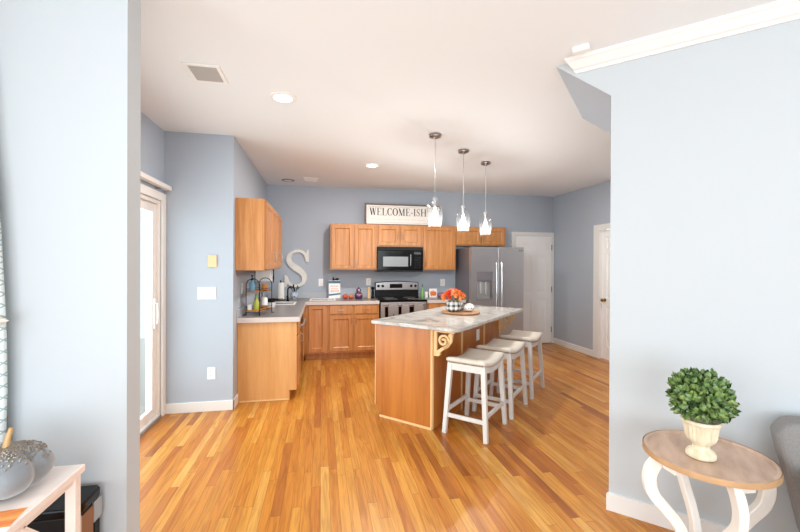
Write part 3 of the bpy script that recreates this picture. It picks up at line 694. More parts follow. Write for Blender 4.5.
framebox(MB(), -.11, .11, -.11, .11, .02, -.012, -.0005, lambda a, z, c: (a, z, c)).build('frame', 'white', v, bevel=.002)
lv = MB()
for i in range(8): y = -.08+i*.023; lv.bar((-.089, y, -.006), (.089, y, -.006), .015, .0025, (0, .5, 1))
lv.build('louvres', 'white', v)
sn = MB().box(-.045, .045, -.02, .02, -.034, -.0005).build('ceiling_sensor', 'white', None, bevel=.006, seg=3); sn.location = (1.485, 2.03, H); sn.rotation_euler = (0, 0, R(-45))
tag(sn, 'small white sensor box on the ceiling beside the crown moulding end', 'sensor')

# ------------------------------------------------------------------ wall plates
def plate(name, label, cat, loc, rz, w, h, n, kind, mt='white'):
    t = thing(name, label, cat, loc, rz)
    MB().box(-w/2, w/2, -.006, -.0005, -h/2, h/2).build('plate', mt, t, bevel=.002)
    for i in range(n):
        x = (i-(n-1)/2)*.046
        if kind == 'switch': MB().box(x-.005, x+.005, -.016, -.0062, -.011, .011).build('toggle', mt, t)
        elif kind == 'outlet':
            for z in (-.02, .02):
                f = MB().box(x-.015, x+.015, -.0085, -.0062, z-.014, z+.014).build('socket', mt, t, bevel=.001)
                MB().box(x-.008, x-.005, -.009, -.0086, z-.005, z+.007).box(x+.005, x+.008, -.009, -.0086, z-.005, z+.007).build('slots', 'slot', f)
        else: MB().lathe([(.004, 0), (.004, .004), (.001, .0045)], 8).build('jack', 'slot', t).rotation_euler = (R(90), 0, 0)
    return t
plate('wall_plate', 'ivory single wall plate above the white light switches', 'wall plate', (-1.061, YJ, 1.49), 0, .08, .12, 1, 'jack', 'ivory').children[1].location = (0, -.0062, 0)
plate('light_switch', 'white triple light switch beside the patio door', 'light switch', (-1.111, YJ, 1.172), 0, .17, .12, 3, 'switch')
plate('wall_outlet', 'white wall outlet low down above the baseboard beside the patio door', 'outlet', (-1.068, YJ, .375), 0, .075, .12, 1, 'outlet')
plate('wall_outlet', 'white wall outlet on the left wall behind the wire rack', 'outlet', (XL, 4.60, 1.19), R(90), .075, .12, 1, 'outlet')
plate('wall_outlet', 'white wall outlet on the back wall right of the large letter', 'outlet', (-.008, YB, 1.157), 0, .075, .125, 1, 'outlet')
plate('wall_outlet', 'white wall outlet on the back wall behind the pepper mills', 'outlet', (.79, YB, 1.165), 0, .08, .125, 1, 'outlet')
plate('wall_outlet', 'white wall outlet on the back wall between the stove and the fridge', 'outlet', (2.11, YB, 1.145), 0, .085, .125, 1, 'outlet')

# ------------------------------------------------------------------ lettering
def ell(cx, cy, a, b, t0, t1, n=24): return [(cx+a*math.cos(R(t0+(t1-t0)*i/n)), cy+b*math.sin(R(t0+(t1-t0)*i/n))) for i in range(n+1)]
def glyph(mb, ch, x, s, fn, c0, c1):
    """serif capital of height s at x; returns its advance"""
    K, k = .18*s, .045*s; sf = .085*s
    def bar(x0, x1, y0, y1): mb.prism([(x+x0*s, y0*s), (x+x1*s, y0*s), (x+x1*s, y1*s), (x+x0*s, y1*s)], (c0, c1), fn)
    def dia(xa, ya, xb, yb, w): mb.prism([(x+xa*s-w/2, ya*s), (x+xa*s+w/2, ya*s), (x+xb*s+w/2, yb*s), (x+xb*s-w/2, yb*s)], (c0, c1), fn)
    if ch == 'W':
        dia(.33, 0, .10, 1, K); dia(.33, 0, .52, 1, k); dia(.75, 0, .52, 1, K); dia(.75, 0, .95, 1, k)
        for q in (.10, .52, .95): bar(q-.12, q+.12, .965, 1)
        return 1.08*s
    if ch == 'M':
        bar(.10, .135, 0, 1); dia(.50, .02, .14, 1, K); dia(.50, .02, .84, 1, k); bar(.80, .95, 0, 1); bar(0, .24, 0, .035); bar(.69, 1.05, 0, .035); bar(0, .18, .965, 1); bar(.84, 1.05, .965, 1)
        return 1.12*s
    if ch in 'EL':
        bar(.10, .25, 0, 1); bar(0, .70 if ch == 'E' else .68, 0, .035); bar(.655, .70, 0, .28)
        if ch == 'E': bar(0, .66, .965, 1); bar(.62, .66, .76, 1); bar(.25, .5, .49, .525); bar(.47, .5, .39, .62)
        else: bar(0, .36, .965, 1)
        return .78*s
    if ch in 'IH':
        for q in ((.10,) if ch == 'I' else (.10, .68)): bar(q, q+.15, 0, 1); bar(q-.1, q+.25, 0, .035); bar(q-.1, q+.25, .965, 1)
        if ch == 'H': bar(.25, .68, .485, .525); return .98*s
        return .42*s
    if ch == '-': bar(.04, .34, .36, .43); return .40*s
    if ch in 'OC':
        n = 32; t0, t1 = (0, 360) if ch == 'O' else (42, 318); mid = []; ws = []
        for i in range(n+1):
            a = R(t0+(t1-t0)*i/n); rx = .40; mid.append((x+(.42+rx*math.cos(a)*.86)*s, (.5+.485*math.sin(a))*s)); ws.append(k+(K-k)*abs(math.cos(a))**1.5*(1 if (ch == 'O' or math.cos(a) < 0) else .3))
        mb.ribbon(mid, ws, c0, c1, fn)
        if ch == 'C': bar(.685, .72, .70, 1.0); bar(.69, .72, .02, .22); return .80*s
        return .90*s
    if ch == 'S':
        mid, ws = s_path(); mb.ribbon([(x+(.02+.56*a)*s, b*s) for a, b in mid], [w*s*.55 for w in ws], c0, c1, fn)
        bar(.515, .55, .70, .99); bar(.03, .065, .01, .31); return .66*s
    return .3*s
def s_path():
    """centre line of a serif S in the unit box, with stroke widths"""
    P = [(.93, .79), (.88, .88), (.77, .945), (.62, .972), (.45, .965), (.29, .925), (.18, .85), (.145, .76), (.175, .675), (.27, .60), (.42, .535), (.58, .47), (.73, .40), (.83, .315), (.85, .22), (.79, .125), (.67, .06), (.52, .03), (.36, .032), (.22, .07), (.12, .14), (.07, .23)]
    Wd = [.05, .065, .075, .08, .09, .11, .15, .18, .20, .22, .24, .24, .22, .20, .18, .15, .11, .09, .08, .075, .065, .05]
    return P, Wd
# big wall letter S
lm = MB(); P, Wd = s_path(); sx_, sz_ = .36, .61
lx, lz = -.578, 1.085
pts3 = []
for i in range(len(P)-1):
    for q in range(3): t_ = q/3; pts3.append((P[i][0]*(1-t_)+P[i+1][0]*t_, P[i][1]*(1-t_)+P[i+1][1]*t_, Wd[i]*(1-t_)+Wd[i+1]*t_))
pts3.append(P[-1]+(Wd[-1],))
lf = lambda a, b, c: (a, c, b)
lm.ribbon([(a*sx_, b*sz_) for a, b, w in pts3], [max(w*.42, .042) for a, b, w in pts3], -.03, -.001, lf)
lm.prism([(.325, .415), (.372, .415), (.372, .61), (.347, .61), (.335, .56), (.30, .56)], (-.0301, -.001), lf)
lm.prism([(-.012, .0), (.012, .0), (.03, .045), (.06, .06), (.035, .175), (-.012, .2)], (-.0301, -.001), lf)
so = lm.build('wall_letter', 'letter'); so.location = (lx, YB, lz); tag(so, 'large whitewashed serif letter S hung on the back wall above the corner sink', 'wall letter')

# welcome sign on top of the cabinets, leaning on the wall
sg = thing('welcome_sign', 'long framed white sign with black serif capitals on top of the oak wall cabinets', 'sign', (.705, 6.41, 2.116), R(0))
sg.rotation_euler = (R(-2), 0, 0)
SWd, SHt = 1.29, .355
MB().box(.018, SWd-.018, .0, .012, .018, SHt-.018).build('board', 'signwhite', sg)
framebox(MB(), 0, SWd, 0, SHt, .02, -.014, .014, lambda a, z, c: (a, c, z)).build('frame', 'frame', sg, bevel=.002)
framebox(MB(), .045, SWd-.045, .045, SHt-.045, .004, -.002, -.0003, lambda a, z, c: (a, c, z)).build('border_line', 'greyink', sg)
xx = .075
for ch in 'WELCOME-ISH':
    g_ = MB(); adv = glyph(g_, ch, 0, .122, lambda a, b, c: (a, c, b), -.003, -.0003)
    tx = MB(); tx.add([(v[0]*.87+xx, v[1], v[2]+.165) for v in g_.v], g_.f); xx += adv*.87+.005
    tx.build('letter', 'ink', sg)
sc_ = MB(); xx = .10
random.seed(3)
while xx < 1.15:
    n_ = random.randint(3, 8); L2 = n_*.016
    sc_.ribbon([(xx+i*.004, .098+.011*math.sin(i*1.35)+.004*math.sin(i*.6)) for i in range(int(L2/.004))], [.0022]*int(L2/.004), -.0016, -.0003, lambda a, b, c: (a, c, b)); xx += L2+.022
sc_.build('script_line', 'greyink', sg)

# ------------------------------------------------------------------ things on the counters
CTT = CZ+.0005+.0412
rk = thing('wire_rack', 'black arched wire rack with two wooden shelves on the left counter', 'rack', (-.70, 4.62, CTT), R(-20))
RX, RY0, RY1 = .08, -.11, .17
def rp(x, y, z): return (-.70+x*math.cos(R(20))+y*math.sin(R(20)), 4.62-x*math.sin(R(20))+y*math.cos(R(20)), z)
for y in (RY0, RY1):
    p_ = [(-RX, y, .0), (-RX, y, .33)]+[(-RX*math.cos(a), y, .33+.075*math.sin(a)) for a in [math.pi*i/10 for i in range(1, 10)]]+[(RX, y, .33), (RX, y, 0)]
    MB().tube(p_, .0045, 6).build('wire_arch', 'blackm', rk, smooth=True)
for z, nm in ((.045, 'shelf'), (.255, 'shelf')): MB().box(-RX+.005, RX-.005, RY0-.005, RY1+.005, z, z+.012).build(nm, 'tan', rk, bevel=.002)
wr = MB()
for z in (.058, .085, .268, .29):
    for x in (-RX, RX): wr.tube([(x, RY0, z), (x, RY1, z)], .003, 5)
for y in (RY0, RY1): wr.tube([(-RX, y, .03), (RX, y, .03)], .003, 5)
for x in (-RX, RX):
    for y in (RY0, RY1): wr.tube([(x, y, .0045), (x*1.22, y+(.02 if y > 0 else -.02), .0045)], .0045, 6)
wr.build('side_rails', 'blackm', rk)
def bottle(name, label, cat, loc, prof, mt, capm=None, capprof=None, group=None, seg=16):
    t = thing(name, label, cat, loc, 0, group); MB().lathe(prof, seg).build('body', mt, t, smooth=True)
    if capm: MB().lathe(capprof, 12).build('cap', capm, t, smooth=True)
    return t
rz_ = CTT+.0575; rz2 = CTT+.2675
b = bottle('soap_bottle', 'blue soap bottle with black pump on the rack\'s upper shelf', 'bottle', rp(-.035, -.065, rz2), [(.026, 0), (.03, .005), (.03, .09), (.013, .11), (.013, .118)], 'soapblue', 'blackm', [(.014, .1185), (.014, .135), (.005, .137), (.005, .165), (.011, .166), (.011, .178)])
bottle('wooden_cup', 'tan wooden cup at the back of the rack\'s upper shelf', 'cup', rp(.03, .10, rz2), [(.028, 0), (.034, .01), (.036, .07), (.03, .07), (.028, .02), (.002, .02)], 'tan')
bx = MB().box(-.02, .02, -.015, .015, 0, .06).build('white_box', 'white', None, bevel=.003); bx.location = rp(-.05, -.085, rz_); tag(bx, 'small white box at the front of the rack\'s lower shelf', 'box')
bottle('oil_bottle', 'yellow-green bottle on the rack\'s lower shelf', 'bottle', rp(.015, -.055, rz_), [(.026, 0), (.03, .006), (.03, .085), (.012, .115), (.011, .135)], 'yellowgreen', 'green', [(.0125, .1355), (.0125, .155), (.002, .156)])
bottle('spice_jar', 'white jar with navy band at the back of the rack\'s lower shelf', 'jar', rp(.035, .085, rz_), [(.03, 0), (.034, .005), (.034, .04)], 'tan', 'white', [(.034, .0405), (.034, .11), (.025, .125), (.002, .126)])
bottle('green_bottle', 'small green-capped clear bottle behind the yellow-green bottle', 'bottle', rp(-.04, .04, rz_), [(.022, 0), (.024, .01), (.024, .12), (.012, .135)], 'silver', 'green', [(.014, .1355), (.014, .16), (.002, .161)])

ub = thing('under_cabinet_radio', 'white box fixed beneath the left wall cabinets', 'radio', (-.76, 5.5, 1.397))
MB().box(-.095, .105, -.08, .1, -.165, -.0005).build('case', 'white', ub, bevel=.006); MB().tube([(.125, -.02, -.0005), (.13, -.03, -.06), (.122, -.03, -.12), (.128, -.03, -.19), (.135, -.035, -.13), (.132, -.03, -.05), (.13, -.02, -.0005)], .006, 6).build('cord', 'blackm', ub)

bottle('soap_dispenser', 'slim grey soap dispenser behind the sink', 'bottle', (-.745, 5.24, CTT), [(.028, 0), (.03, .005), (.03, .13), (.012, .15)], 'silver', 'blackm', [(.012, .1505), (.006, .16), (.006, .19), (.015, .192), (.015, .2)])
dr = thing('dish_tub', 'white dish tub with a black pan on it beside the sink', 'dish tub', (-.67, 5.40, CTT))
MB().lathe([(.07, 0), (.085, .06), (.088, .062), (.08, .062), (.066, .008), (.002, .008)], 20).build('tub', 'white', dr, smooth=True)
pan = MB().lathe([(.06, .0635), (.08, .075), (.084, .105), (.08, .105), (.076, .08), (.002, .078)], 20); pan.bar((.07, 0, .098), (.17, -.05, .105), .018, .01); pan.build('pan', 'blackm', dr, smooth=True)
pt = thing('paper_towel_roll', 'upright white paper towel roll beside the faucet', 'paper towel', (-.62, 6.32, CTT))
MB().lathe([(.075, 0), (.075, .012), (.008, .013), (.008, .29), (.012, .295), (.012, .31), (.002, .312)], 20).build('holder', 'blackm', pt, smooth=True)
MB().lathe([(.012, .0135), (.055, .0135), (.055, .275), (.012, .275)], 24, cap=False).build('roll', 'paper', pt, smooth=True)
fa = thing('faucet', 'dark gooseneck faucet at the corner of the sink', 'faucet', (-.50, 6.14, CTT))
MB().lathe([(.028, 0), (.026, .012), (.016, .02), (.016, .06), (.002, .061)], 16).build('base', 'blackm', fa, smooth=True)
MB().tube([(0, 0, .06), (0, 0, .17)]+[(.05-.05*math.cos(a), -.02*math.sin(a)*0, .17+.05*math.sin(a)) for a in [math.pi*i/8 for i in range(1, 9)]]+[(.1, 0, .15)], .011, 8).build('spout', 'blackm', fa, smooth=True)
MB().tube([(0, -.015, .045), (-.01, -.06, .08)], .006, 6).build('lever', 'blackm', fa)
vs_ = thing('utensil_vase', 'blue and white vase of dark utensils beside the faucet', 'vase', (-.42, 6.42, CTT))
MB().lathe([(.04, 0), (.055, .03), (.062, .07), (.05, .11), (.044, .125), (.04, .125), (.045, .1), (.03, .02), (.002, .02)], 20).build('vase', 'bluegrey', vs_, smooth=True)
for i in range(7):
    a = i*.9; MB().tube([(.012*math.cos(a), .012*math.sin(a), .03), (.035*math.cos(a), .035*math.sin(a), .14), (.075*math.cos(a), .06*math.sin(a), .2+.02*(i % 3))], [.003, .003, .009], 6).build('utensil', 'blackm', vs_)

es = thing('recipe_board', 'white sign board with blue bands and red lettering leaning on the back wall', 'sign', (.215, 6.48, CTT+.002), R(4)); es.rotation_euler = (R(-8), 0, R(3))
MB().box(-.095, .095, 0, .012, .001, .30).build('board', 'paper', es, bevel=.002)
MB().box(-.095, .095, -.001, -.0002, .25, .288).build('blue_band', 'teal', es); MB().prism([(-.095, .045), (.095, .065), (.095, .092), (-.095, .072)], (-.001, -.0002), lambda a, b, c: (a, c, b)).build('blue_band', 'teal', es)
q = MB()
random.seed(11)
for z, hh, mm in ((.205, .022, 0), (.16, .012, 0), (.12, .03, 0)):
    x = -.06
    while x < .055:
        wd = .012+.012*random.random(); q.ribbon([(x+wd*t_/5, z+hh*.5*math.sin(t_*1.7+z*50)) for t_ in range(6)], [.004]*6, -.0012, -.0002, lambda a, b, c: (a, c, b)); x += wd+.006
q.build('red_lettering', 'redorange', es)
bw = MB().ball((-.012, .0, .312), .026, .014, .017).ball((.045, .0, .318), .03, .014, .02).ball((.015, 0, .312), .012).ball((-.02, 0, .335), .012, .01, .018); bw.build('bow', 'blackpaint', es, smooth='all')
def gourd(name, label, loc, rad, mt, nr=8, flat_=.8, stemm='greenleaf', group=None, cat='pumpkin'):
    t = thing(name, label, cat, loc, 0, group)
    MB().ball((0, 0, rad*flat_), rad, rad, rad*flat_, 32, 12, lambda a, tt: 1-.09*abs(math.cos(a*nr/2))**6).build('body', mt, t, smooth='all')
    MB().tube([(0, 0, rad*flat_*1.85), (.004, 0, rad*flat_*2.1), (.012, 0, rad*flat_*2.35)], [rad*.16, rad*.1, rad*.1], 7).build('stem', stemm, t)
    return t
gourd('mini_pumpkin', 'small red-orange pumpkin next to the white recipe board', (.385, 6.42, CTT), .046, 'redorange', group='mini pumpkins on the back counter')
gourd('mini_pumpkin', 'small orange pumpkin beside the purple figurine', (.478, 6.42, CTT), .044, 'orange', group='mini pumpkins on the back counter')
ow = thing('purple_figurine', 'dark purple glittery figurine with a round head on the back counter', 'figurine', (.604, 6.42, CTT))
MB().lathe([(.045, 0), (.062, .015), (.068, .05), (.058, .085), (.04, .105), (.036, .11)], 24, mod=lambda a, z: 1-.06*abs(math.cos(a*4))**4).build('body', 'purple', ow, smooth=True)
MB().ball((0, 0, .14), .042, .04, .036).build('head', 'purple', ow, smooth='all'); MB().tube([(0, 0, .172), (.003, 0, .195)], [.009, .005], 6).build('stem', 'blackm', ow)
mk = MB()
mk.ball((0, -.04, .14), .02, .006, .022)
for x in (-.03, 0, .03): mk.ball((x, -.064+abs(x)*.25, .05+(.01 if x == 0 else .02)), .011, .006, .014)
mk.build('pale_markings', 'pink', ow, smooth='all')
bottle('pepper_mill', 'pale wooden pepper mill beside the stove', 'mill', (.772, 6.44, CTT), [(.027, 0), (.029, .01), (.022, .05), (.026, .1), (.02, .13), (.02, .135)], 'batten', 'batten', [(.018, .1355), (.026, .15), (.024, .175), (.008, .182), (.008, .19)])
bottle('pepper_mill', 'black pepper mill touching the stove\'s left side', 'mill', (.838, 6.44, CTT), [(.026, 0), (.028, .01), (.02, .05), (.024, .1), (.018, .135), (.018, .14)], 'blackm', 'blackm', [(.016, .1405), (.03, .16), (.028, .185), (.008, .192), (.008, .198)])
bottle('oil_bottle', 'tall green oil bottle right of the stove', 'bottle', (1.70, 6.47, CTT), [(.028, 0), (.03, .005), (.03, .1), (.01, .14), (.01, .19)], 'green', 'blackm', [(.011, .1905), (.011, .205), (.004, .21), (.004, .235)])
bottle('white_canister', 'white canister with dark lid right of the stove', 'canister', (1.765, 6.44, CTT), [(.03, 0), (.032, .004), (.032, .105)], 'white', 'grille', [(.033, .1055), (.033, .125), (.002, .127)])
tl = thing('pumpkin_tile', 'small white tile with an orange pumpkin picture on the right counter', 'picture', (1.885, 6.44, CTT)); tl.rotation_euler = (R(-6), 0, 0)
MB().box(-.07, .07, 0, .012, .001, .155).build('tile', 'white', tl, bevel=.002)
q = MB()
for dx, rx in ((-.03, .024), (0, .024), (.03, .024)): q.prism([(dx+rx*math.cos(a*math.pi/8), .07+.042*math.sin(a*math.pi/8)) for a in range(16)], (-.0015-abs(dx)*.02, -.0002), lambda a, b, c: (a, c, b))
q.box(-.008, .008, -.0015, -.0002, .112, .13); q.build('pumpkin_picture', 'orange', tl)
cl = thing('mauve_cloth', 'folded mauve cloth in a heap by the fridge', 'cloth', (2.04, 6.42, CTT))
MB().ball((0, 0, .045), .085, .06, .045, 18, 8, lambda a, t_: 1+.1*math.sin(a*5)).build('heap', 'mauve', cl, smooth='all')

# ------------------------------------------------------------------ island tray with pumpkins and flowers
ITZ = .9302
TU, TW_ = -1.815, 3.955
tr = thing('wood_slab_tray', 'round wood slice tray with dark bark edge on the island', 'tray', uw(TU, TW_, ITZ))
pr_ = [(.19, 0), (.205, .004), (.212, .018), (.208, .022), (.002, .022)]
MB().lathe(pr_, 40, mod=lambda a, z: 1+.02*math.sin(3*a)+.012*math.sin(7*a+1)).build('slab', 'traywood', tr, smooth=True)
vz = ITZ+.0225
# position helper: on the tray
px, py, _ = uw(TU, TW_)
va = thing('check_vase', 'black and white buffalo check pumpkin vase on the wood tray', 'vase', (px-.085, py+.0, vz))
va.scale = (1.12, 1.12, 1.12)
def checkmat(nm, a, b, s1, dots=False):
    m = bpy.data.materials.new(nm); m.use_nodes = True; nt = m.node_tree; bs = nt.nodes['Principled BSDF']; bs.inputs['Roughness'].default_value = .4
    N = nt.nodes.new; L = nt.links.new; tc = N('ShaderNodeTexCoord'); sp = N('ShaderNodeSeparateXYZ'); L(tc.outputs['Object'], sp.inputs[0])
    an = N('ShaderNodeMath'); an.operation = 'ARCTAN2'; L(sp.outputs[1], an.inputs[0]); L(sp.outputs[0], an.inputs[1])
    def stripe(src, f, th):
        m1 = N('ShaderNodeMath'); m1.operation = 'MULTIPLY'; L(src, m1.inputs[0]); m1.inputs[1].default_value = f
        m2 = N('ShaderNodeMath'); m2.operation = 'SINE'; L(m1.outputs[0], m2.inputs[0]); m3 = N('ShaderNodeMath'); m3.operation = 'GREATER_THAN'; L(m2.outputs[0], m3.inputs[0]); m3.inputs[1].default_value = th; return m3.outputs[0]
    A = stripe(an.outputs[0], 9 if not dots else 12, 0 if not dots else .55); B = stripe(sp.outputs[2], 2*math.pi/s1, 0 if not dots else .55)
    mm = N('ShaderNodeMath'); mm.operation = 'MULTIPLY' if dots else 'ADD'; L(A, mm.inputs[0]); L(B, mm.inputs[1])
    rp = N('ShaderNodeValToRGB'); e = rp.color_ramp.elements; e[0].color = srgb(a); e[1].color = srgb(b); e[1].position = 1
    if dots: L(mm.outputs[0], rp.inputs[0])
    else:
        h = N('ShaderNodeMath'); h.operation = 'MULTIPLY'; h.inputs[1].default_value = .5; L(mm.outputs[0], h.inputs[0]); L(h.outputs[0], rp.inputs[0])
    L(rp.outputs[0], bs.inputs['Base Color']); return m
M['check'] = checkmat('buffalo check glaze', 'f2f2ee', '2e3134', .048); M['dots'] = checkmat('white with black dots', 'f4f3ef', '24262a', .034, True)
MB().lathe([(.045, 0), (.068, .015), (.078, .05), (.072, .085), (.05, .108), (.045, .112), (.04, .108), (.03, .03), (.002, .03)], 32, mod=lambda a, z: 1-.05*abs(math.cos(a*4))**4).build('body', 'check', va, smooth=True)
random.seed(5)
gl_ = MB()
for i in range(26):
    a = random.random()*6.28; q_ = .05+.06*random.random(); z = .11+.05*random.random(); d = Vector((math.cos(a), math.sin(a), .35)); c_ = Vector((q_*math.cos(a), q_*math.sin(a), z)); sd_ = Vector((-math.sin(a), math.cos(a), 0))
    gl_.add([c_-d*.03, c_+sd_*.014, c_+d*.035, c_-sd_*.014], [(0, 1, 2, 3)])
gl_.build('leaves', 'greenleaf', va)
fl_ = 0
for i in range(26):
    a = i*2.4; q_ = .105*math.sqrt((i+.5)/26); z = .20-.75*q_*q_/.105; cx_, cy_ = q_*math.cos(a)*1.15, q_*math.sin(a)*1.15
    b_ = MB()
    for lay in range(3):
        for k_ in range(7):
            aa = k_*6.283/7+lay*.4; rr = .034-.009*lay; ti = .25+.35*lay
            t1 = Vector((math.cos(aa), math.sin(aa), ti)); s1 = Vector((-math.sin(aa), math.cos(aa), 0)); c1 = Vector((cx_, cy_, z+.006*lay))
            b_.add([c1, c1+t1*rr*.6+s1*rr*.36, c1+t1*rr, c1+t1*rr*.6-s1*rr*.36], [(0, 1, 2, 3)])
    b_.ball((cx_, cy_, z), .017, seg=8, rings=5); b_.build('flower', ('petal2', 'petal', 'petal', 'petal3')[i % 4], va)
for i, (dx, dy, rd, lab) in enumerate(((.03, .10, .055, 'white pumpkin with grey pattern behind the dotted pumpkin on the tray'), (.075, -.04, .062, 'white pumpkin with black dots at the right of the tray'))):
    g = gourd('ceramic_pumpkin', lab, (px+dx, py+dy, vz), rd, 'dots' if i else 'check', 8, .72, 'grille' if not i else 'greenleaf', 'ceramic pumpkins on the tray')

# ------------------------------------------------------------------ living room: pedestal table, boxwood, armchair
TC = (.187, 2.245); TZ = .618
tb = thing('side_table', 'round whitewashed side table with scrolled white legs by the pale wall', 'table', uw(*TC), R(-45))
TR = .247
MB().lathe([(.225, TZ-.03), (TR-.004, TZ-.026), (TR, TZ-.012), (TR-.003, TZ), (TR-.016, TZ), (TR-.022, TZ-.008), (.2, TZ-.0095), (.002, TZ-.0095)], 64).build('tabletop', 'tabletop', tb, smooth=True)
MB().lathe([(TR-.002, TZ-.0255), (TR+.0025, TZ-.024), (TR+.003, TZ-.012), (TR+.0005, TZ+.0005)], 64, cap=False).build('rim_band', 'rimwood', tb, smooth=True)
def tleg(az):
    o = MB(); ca, sa = math.cos(az), math.sin(az)
    cen = [(.15, TZ-.034), (.19, TZ-.045), (.222, TZ-.085), (.236, TZ-.14), (.222, TZ-.205), (.175, TZ-.265), (.125, TZ-.325), (.095, TZ-.385), (.092, TZ-.44), (.12, TZ-.52), (.18, TZ-.582), (.235, .016)]
    ws = [.04, .052, .056, .054, .052, .05, .05, .05, .048, .044, .042, .03]
    P2 = []; W2 = []
    for i in range(len(cen)-1):
        p0_, p1, p2, p3 = cen[max(i-1, 0)], cen[i], cen[i+1], cen[min(i+2, len(cen)-1)]
        for q in range(4):
            t_ = q/4; f_ = lambda a, b, c, d: .5*((2*b)+(-a+c)*t_+(2*a-5*b+4*c-d)*t_*t_+(-a+3*b-3*c+d)*t_**3)
            P2.append((f_(p0_[0], p1[0], p2[0], p3[0]), f_(p0_[1], p1[1], p2[1], p3[1]))); W2.append(ws[i]*(1-t_)+ws[i+1]*t_)
    P2.append(cen[-1]); W2.append(ws[-1])
    o.ribbon(P2, W2, -.017, .017, lambda a, z, c: (a*ca-c*sa, a*sa+c*ca, max(z, 0)))
    o.build('leg', 'distress', tb, smooth=True, bevel=.004)
az0 = R(22)
for i in range(4): tleg(az0+i*math.pi/2)
MB().lathe([(.05, .17), (.066, .18), (.066, .2), (.05, .215), (.01, .216)], 24).build('hub', 'distress', tb, smooth=True)
for i in range(4):
    a_ = az0+i*math.pi/2+.32; bl = MB().box(.12, .19, -.035, .035, TZ-.075, TZ-.0305); bl.v = [(x*math.cos(a_)-y*math.sin(a_), x*math.sin(a_)+y*math.cos(a_), z) for x, y, z in bl.v]
    bl.build('corner_block', 'distress', tb, bevel=.004)
PU, PW = .163, 2.21
ur = thing('boxwood_urn', 'cream fluted urn holding a round boxwood ball on the side table', 'plant', uw(PU, PW, TZ-.009), 0)
MB().lathe([(.05, 0), (.057, .006), (.057, .018), (.05, .03), (.034, .04), (.031, .055), (.04, .066), (.054, .078), (.06, .095), (.066, .14), (.07, .155), (.075, .158), (.076, .168), (.072, .172), (.064, .168), (.055, .15), (.002, .145)], 72,
           mod=lambda a, z: 1-(.07*abs(math.sin(a*12))**.7 if .075 < z < .145 else 0)).build('urn', 'urn', ur, smooth=True)
lf_ = MB(); random.seed(9)
for i in range(1000):
    zc = random.uniform(-.72, 1); a = random.random()*6.283; rr = math.sqrt(max(0, 1-zc*zc)); d = Vector((rr*math.cos(a), rr*math.sin(a), zc))
    rad = .111*random.uniform(.72, 1.06)*(1+.06*math.sin(3*a+2*zc)); c_ = Vector((d.x*rad*1.06, d.y*rad*1.06, .268+d.z*rad*1.0))
    t_ = (d+Vector((random.gauss(0, .55), random.gauss(0, .55), random.gauss(.25, .5)))).normalized(); s_ = t_.cross(d+Vector((.01, .02, .03))).normalized(); nn = s_.cross(t_)
    s_ = (s_+nn*random.gauss(0, .5)).normalized(); l_ = random.uniform(.025, .038); w_ = l_*.36
    n_ = s_.cross(t_)*l_*.12
    lf_.add([c_-t_*l_*.5, c_-t_*l_*.15+s_*w_-n_*.5, c_+t_*l_*.28+s_*w_*.8-n_*.6, c_+t_*l_*.55, c_+t_*l_*.28-s_*w_*.8-n_*.6, c_-t_*l_*.15-s_*w_-n_*.5, c_+t_*l_*.05+n_],
            [(0, 1, 6), (1, 2, 6), (2, 3, 6), (3, 4, 6), (4, 5, 6), (5, 0, 6)])
lv_ = lf_.build('foliage', 'leaf', ur)
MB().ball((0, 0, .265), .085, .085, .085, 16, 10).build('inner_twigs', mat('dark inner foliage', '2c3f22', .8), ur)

ac = thing('armchair', 'grey upholstered armchair standing right of the side table', 'armchair', uw(.455, 2.62), R(-45))
# local x to the right along the wall, y towards the wall; the back leans along y=0 .. -.18
bkp = [(0.105, .20), (.06, .42), (.015, .60), (.0, .68), (.012, .725), (.05, .75), (.12, .762), (.45, .768), (.78, .762), (.85, .75), (.888, .725), (.90, .68), (.885, .6), (.84, .42), (.795, .2)]
MB().prism(bkp, (-.17, -.01), lambda a, z, c: (a, c, z)).build('backrest', 'greyfab', ac, bevel=.035, seg=4)
MB().box(.12, .78, -.78, -.175, .18, .44).build('seat', 'greyfab', ac, bevel=.04, seg=4)
for x in (.075, .705): MB().box(x, x+.12, -.74, -.18, .2, .58).build('arm', 'greyfab', ac, bevel=.04, seg=4)
for x in (.14, .76):
    for y in (-.72, -.09): MB().tube([(x, y, 0), (x, y, .2)], [.015, .024], 10).build('leg', 'darkwood', ac)

# ------------------------------------------------------------------ living room, left: console table, pumpkin, cabinet, curtain
LTZ = .77
lt = thing('console_table', 'whitewashed wooden table with braced legs standing along the left partition', 'table', (-.803, 1.545, 0))
MB().box(-.66, 0, -.44, 0, LTZ-.025, LTZ).build('tabletop', 'whitewash', lt, bevel=.003)
for x in (-.65, -.041):
    for y in (-.43, -.041): MB().box(x, x+.032, y, y+.032, 0, LTZ-.0255).build('leg', 'whitewash', lt, bevel=.003)
for x in (-.645, -.036): 
    MB().box(x, x+.02, -.397, -.042, LTZ-.05, LTZ-.0255).build('apron', 'whitewash', lt)
    MB().bar((x+.01, -.27, LTZ-.055), (x+.01, -.05, .50), .02, .03).build('brace', 'whitewash', lt)
    MB().box(x, x+.02, -.397, -.042, .08, .115).build('rail', 'whitewash', lt)
pk = thing('velvet_pumpkin', 'large grey velvet pumpkin with sequined top on the whitewashed table', 'pumpkin', (-.935, 1.385, LTZ+.0005))
PRd = .12
def prib(a, t_): return 1-.17*abs(math.cos(a*3.0+.6))**5-.05*math.cos(a*2)
MB().ball((0, 0, .07), PRd, PRd, .07, 72, 22, prib).build('body', 'velvet', pk, smooth='all')
sq = MB(); random.seed(21)
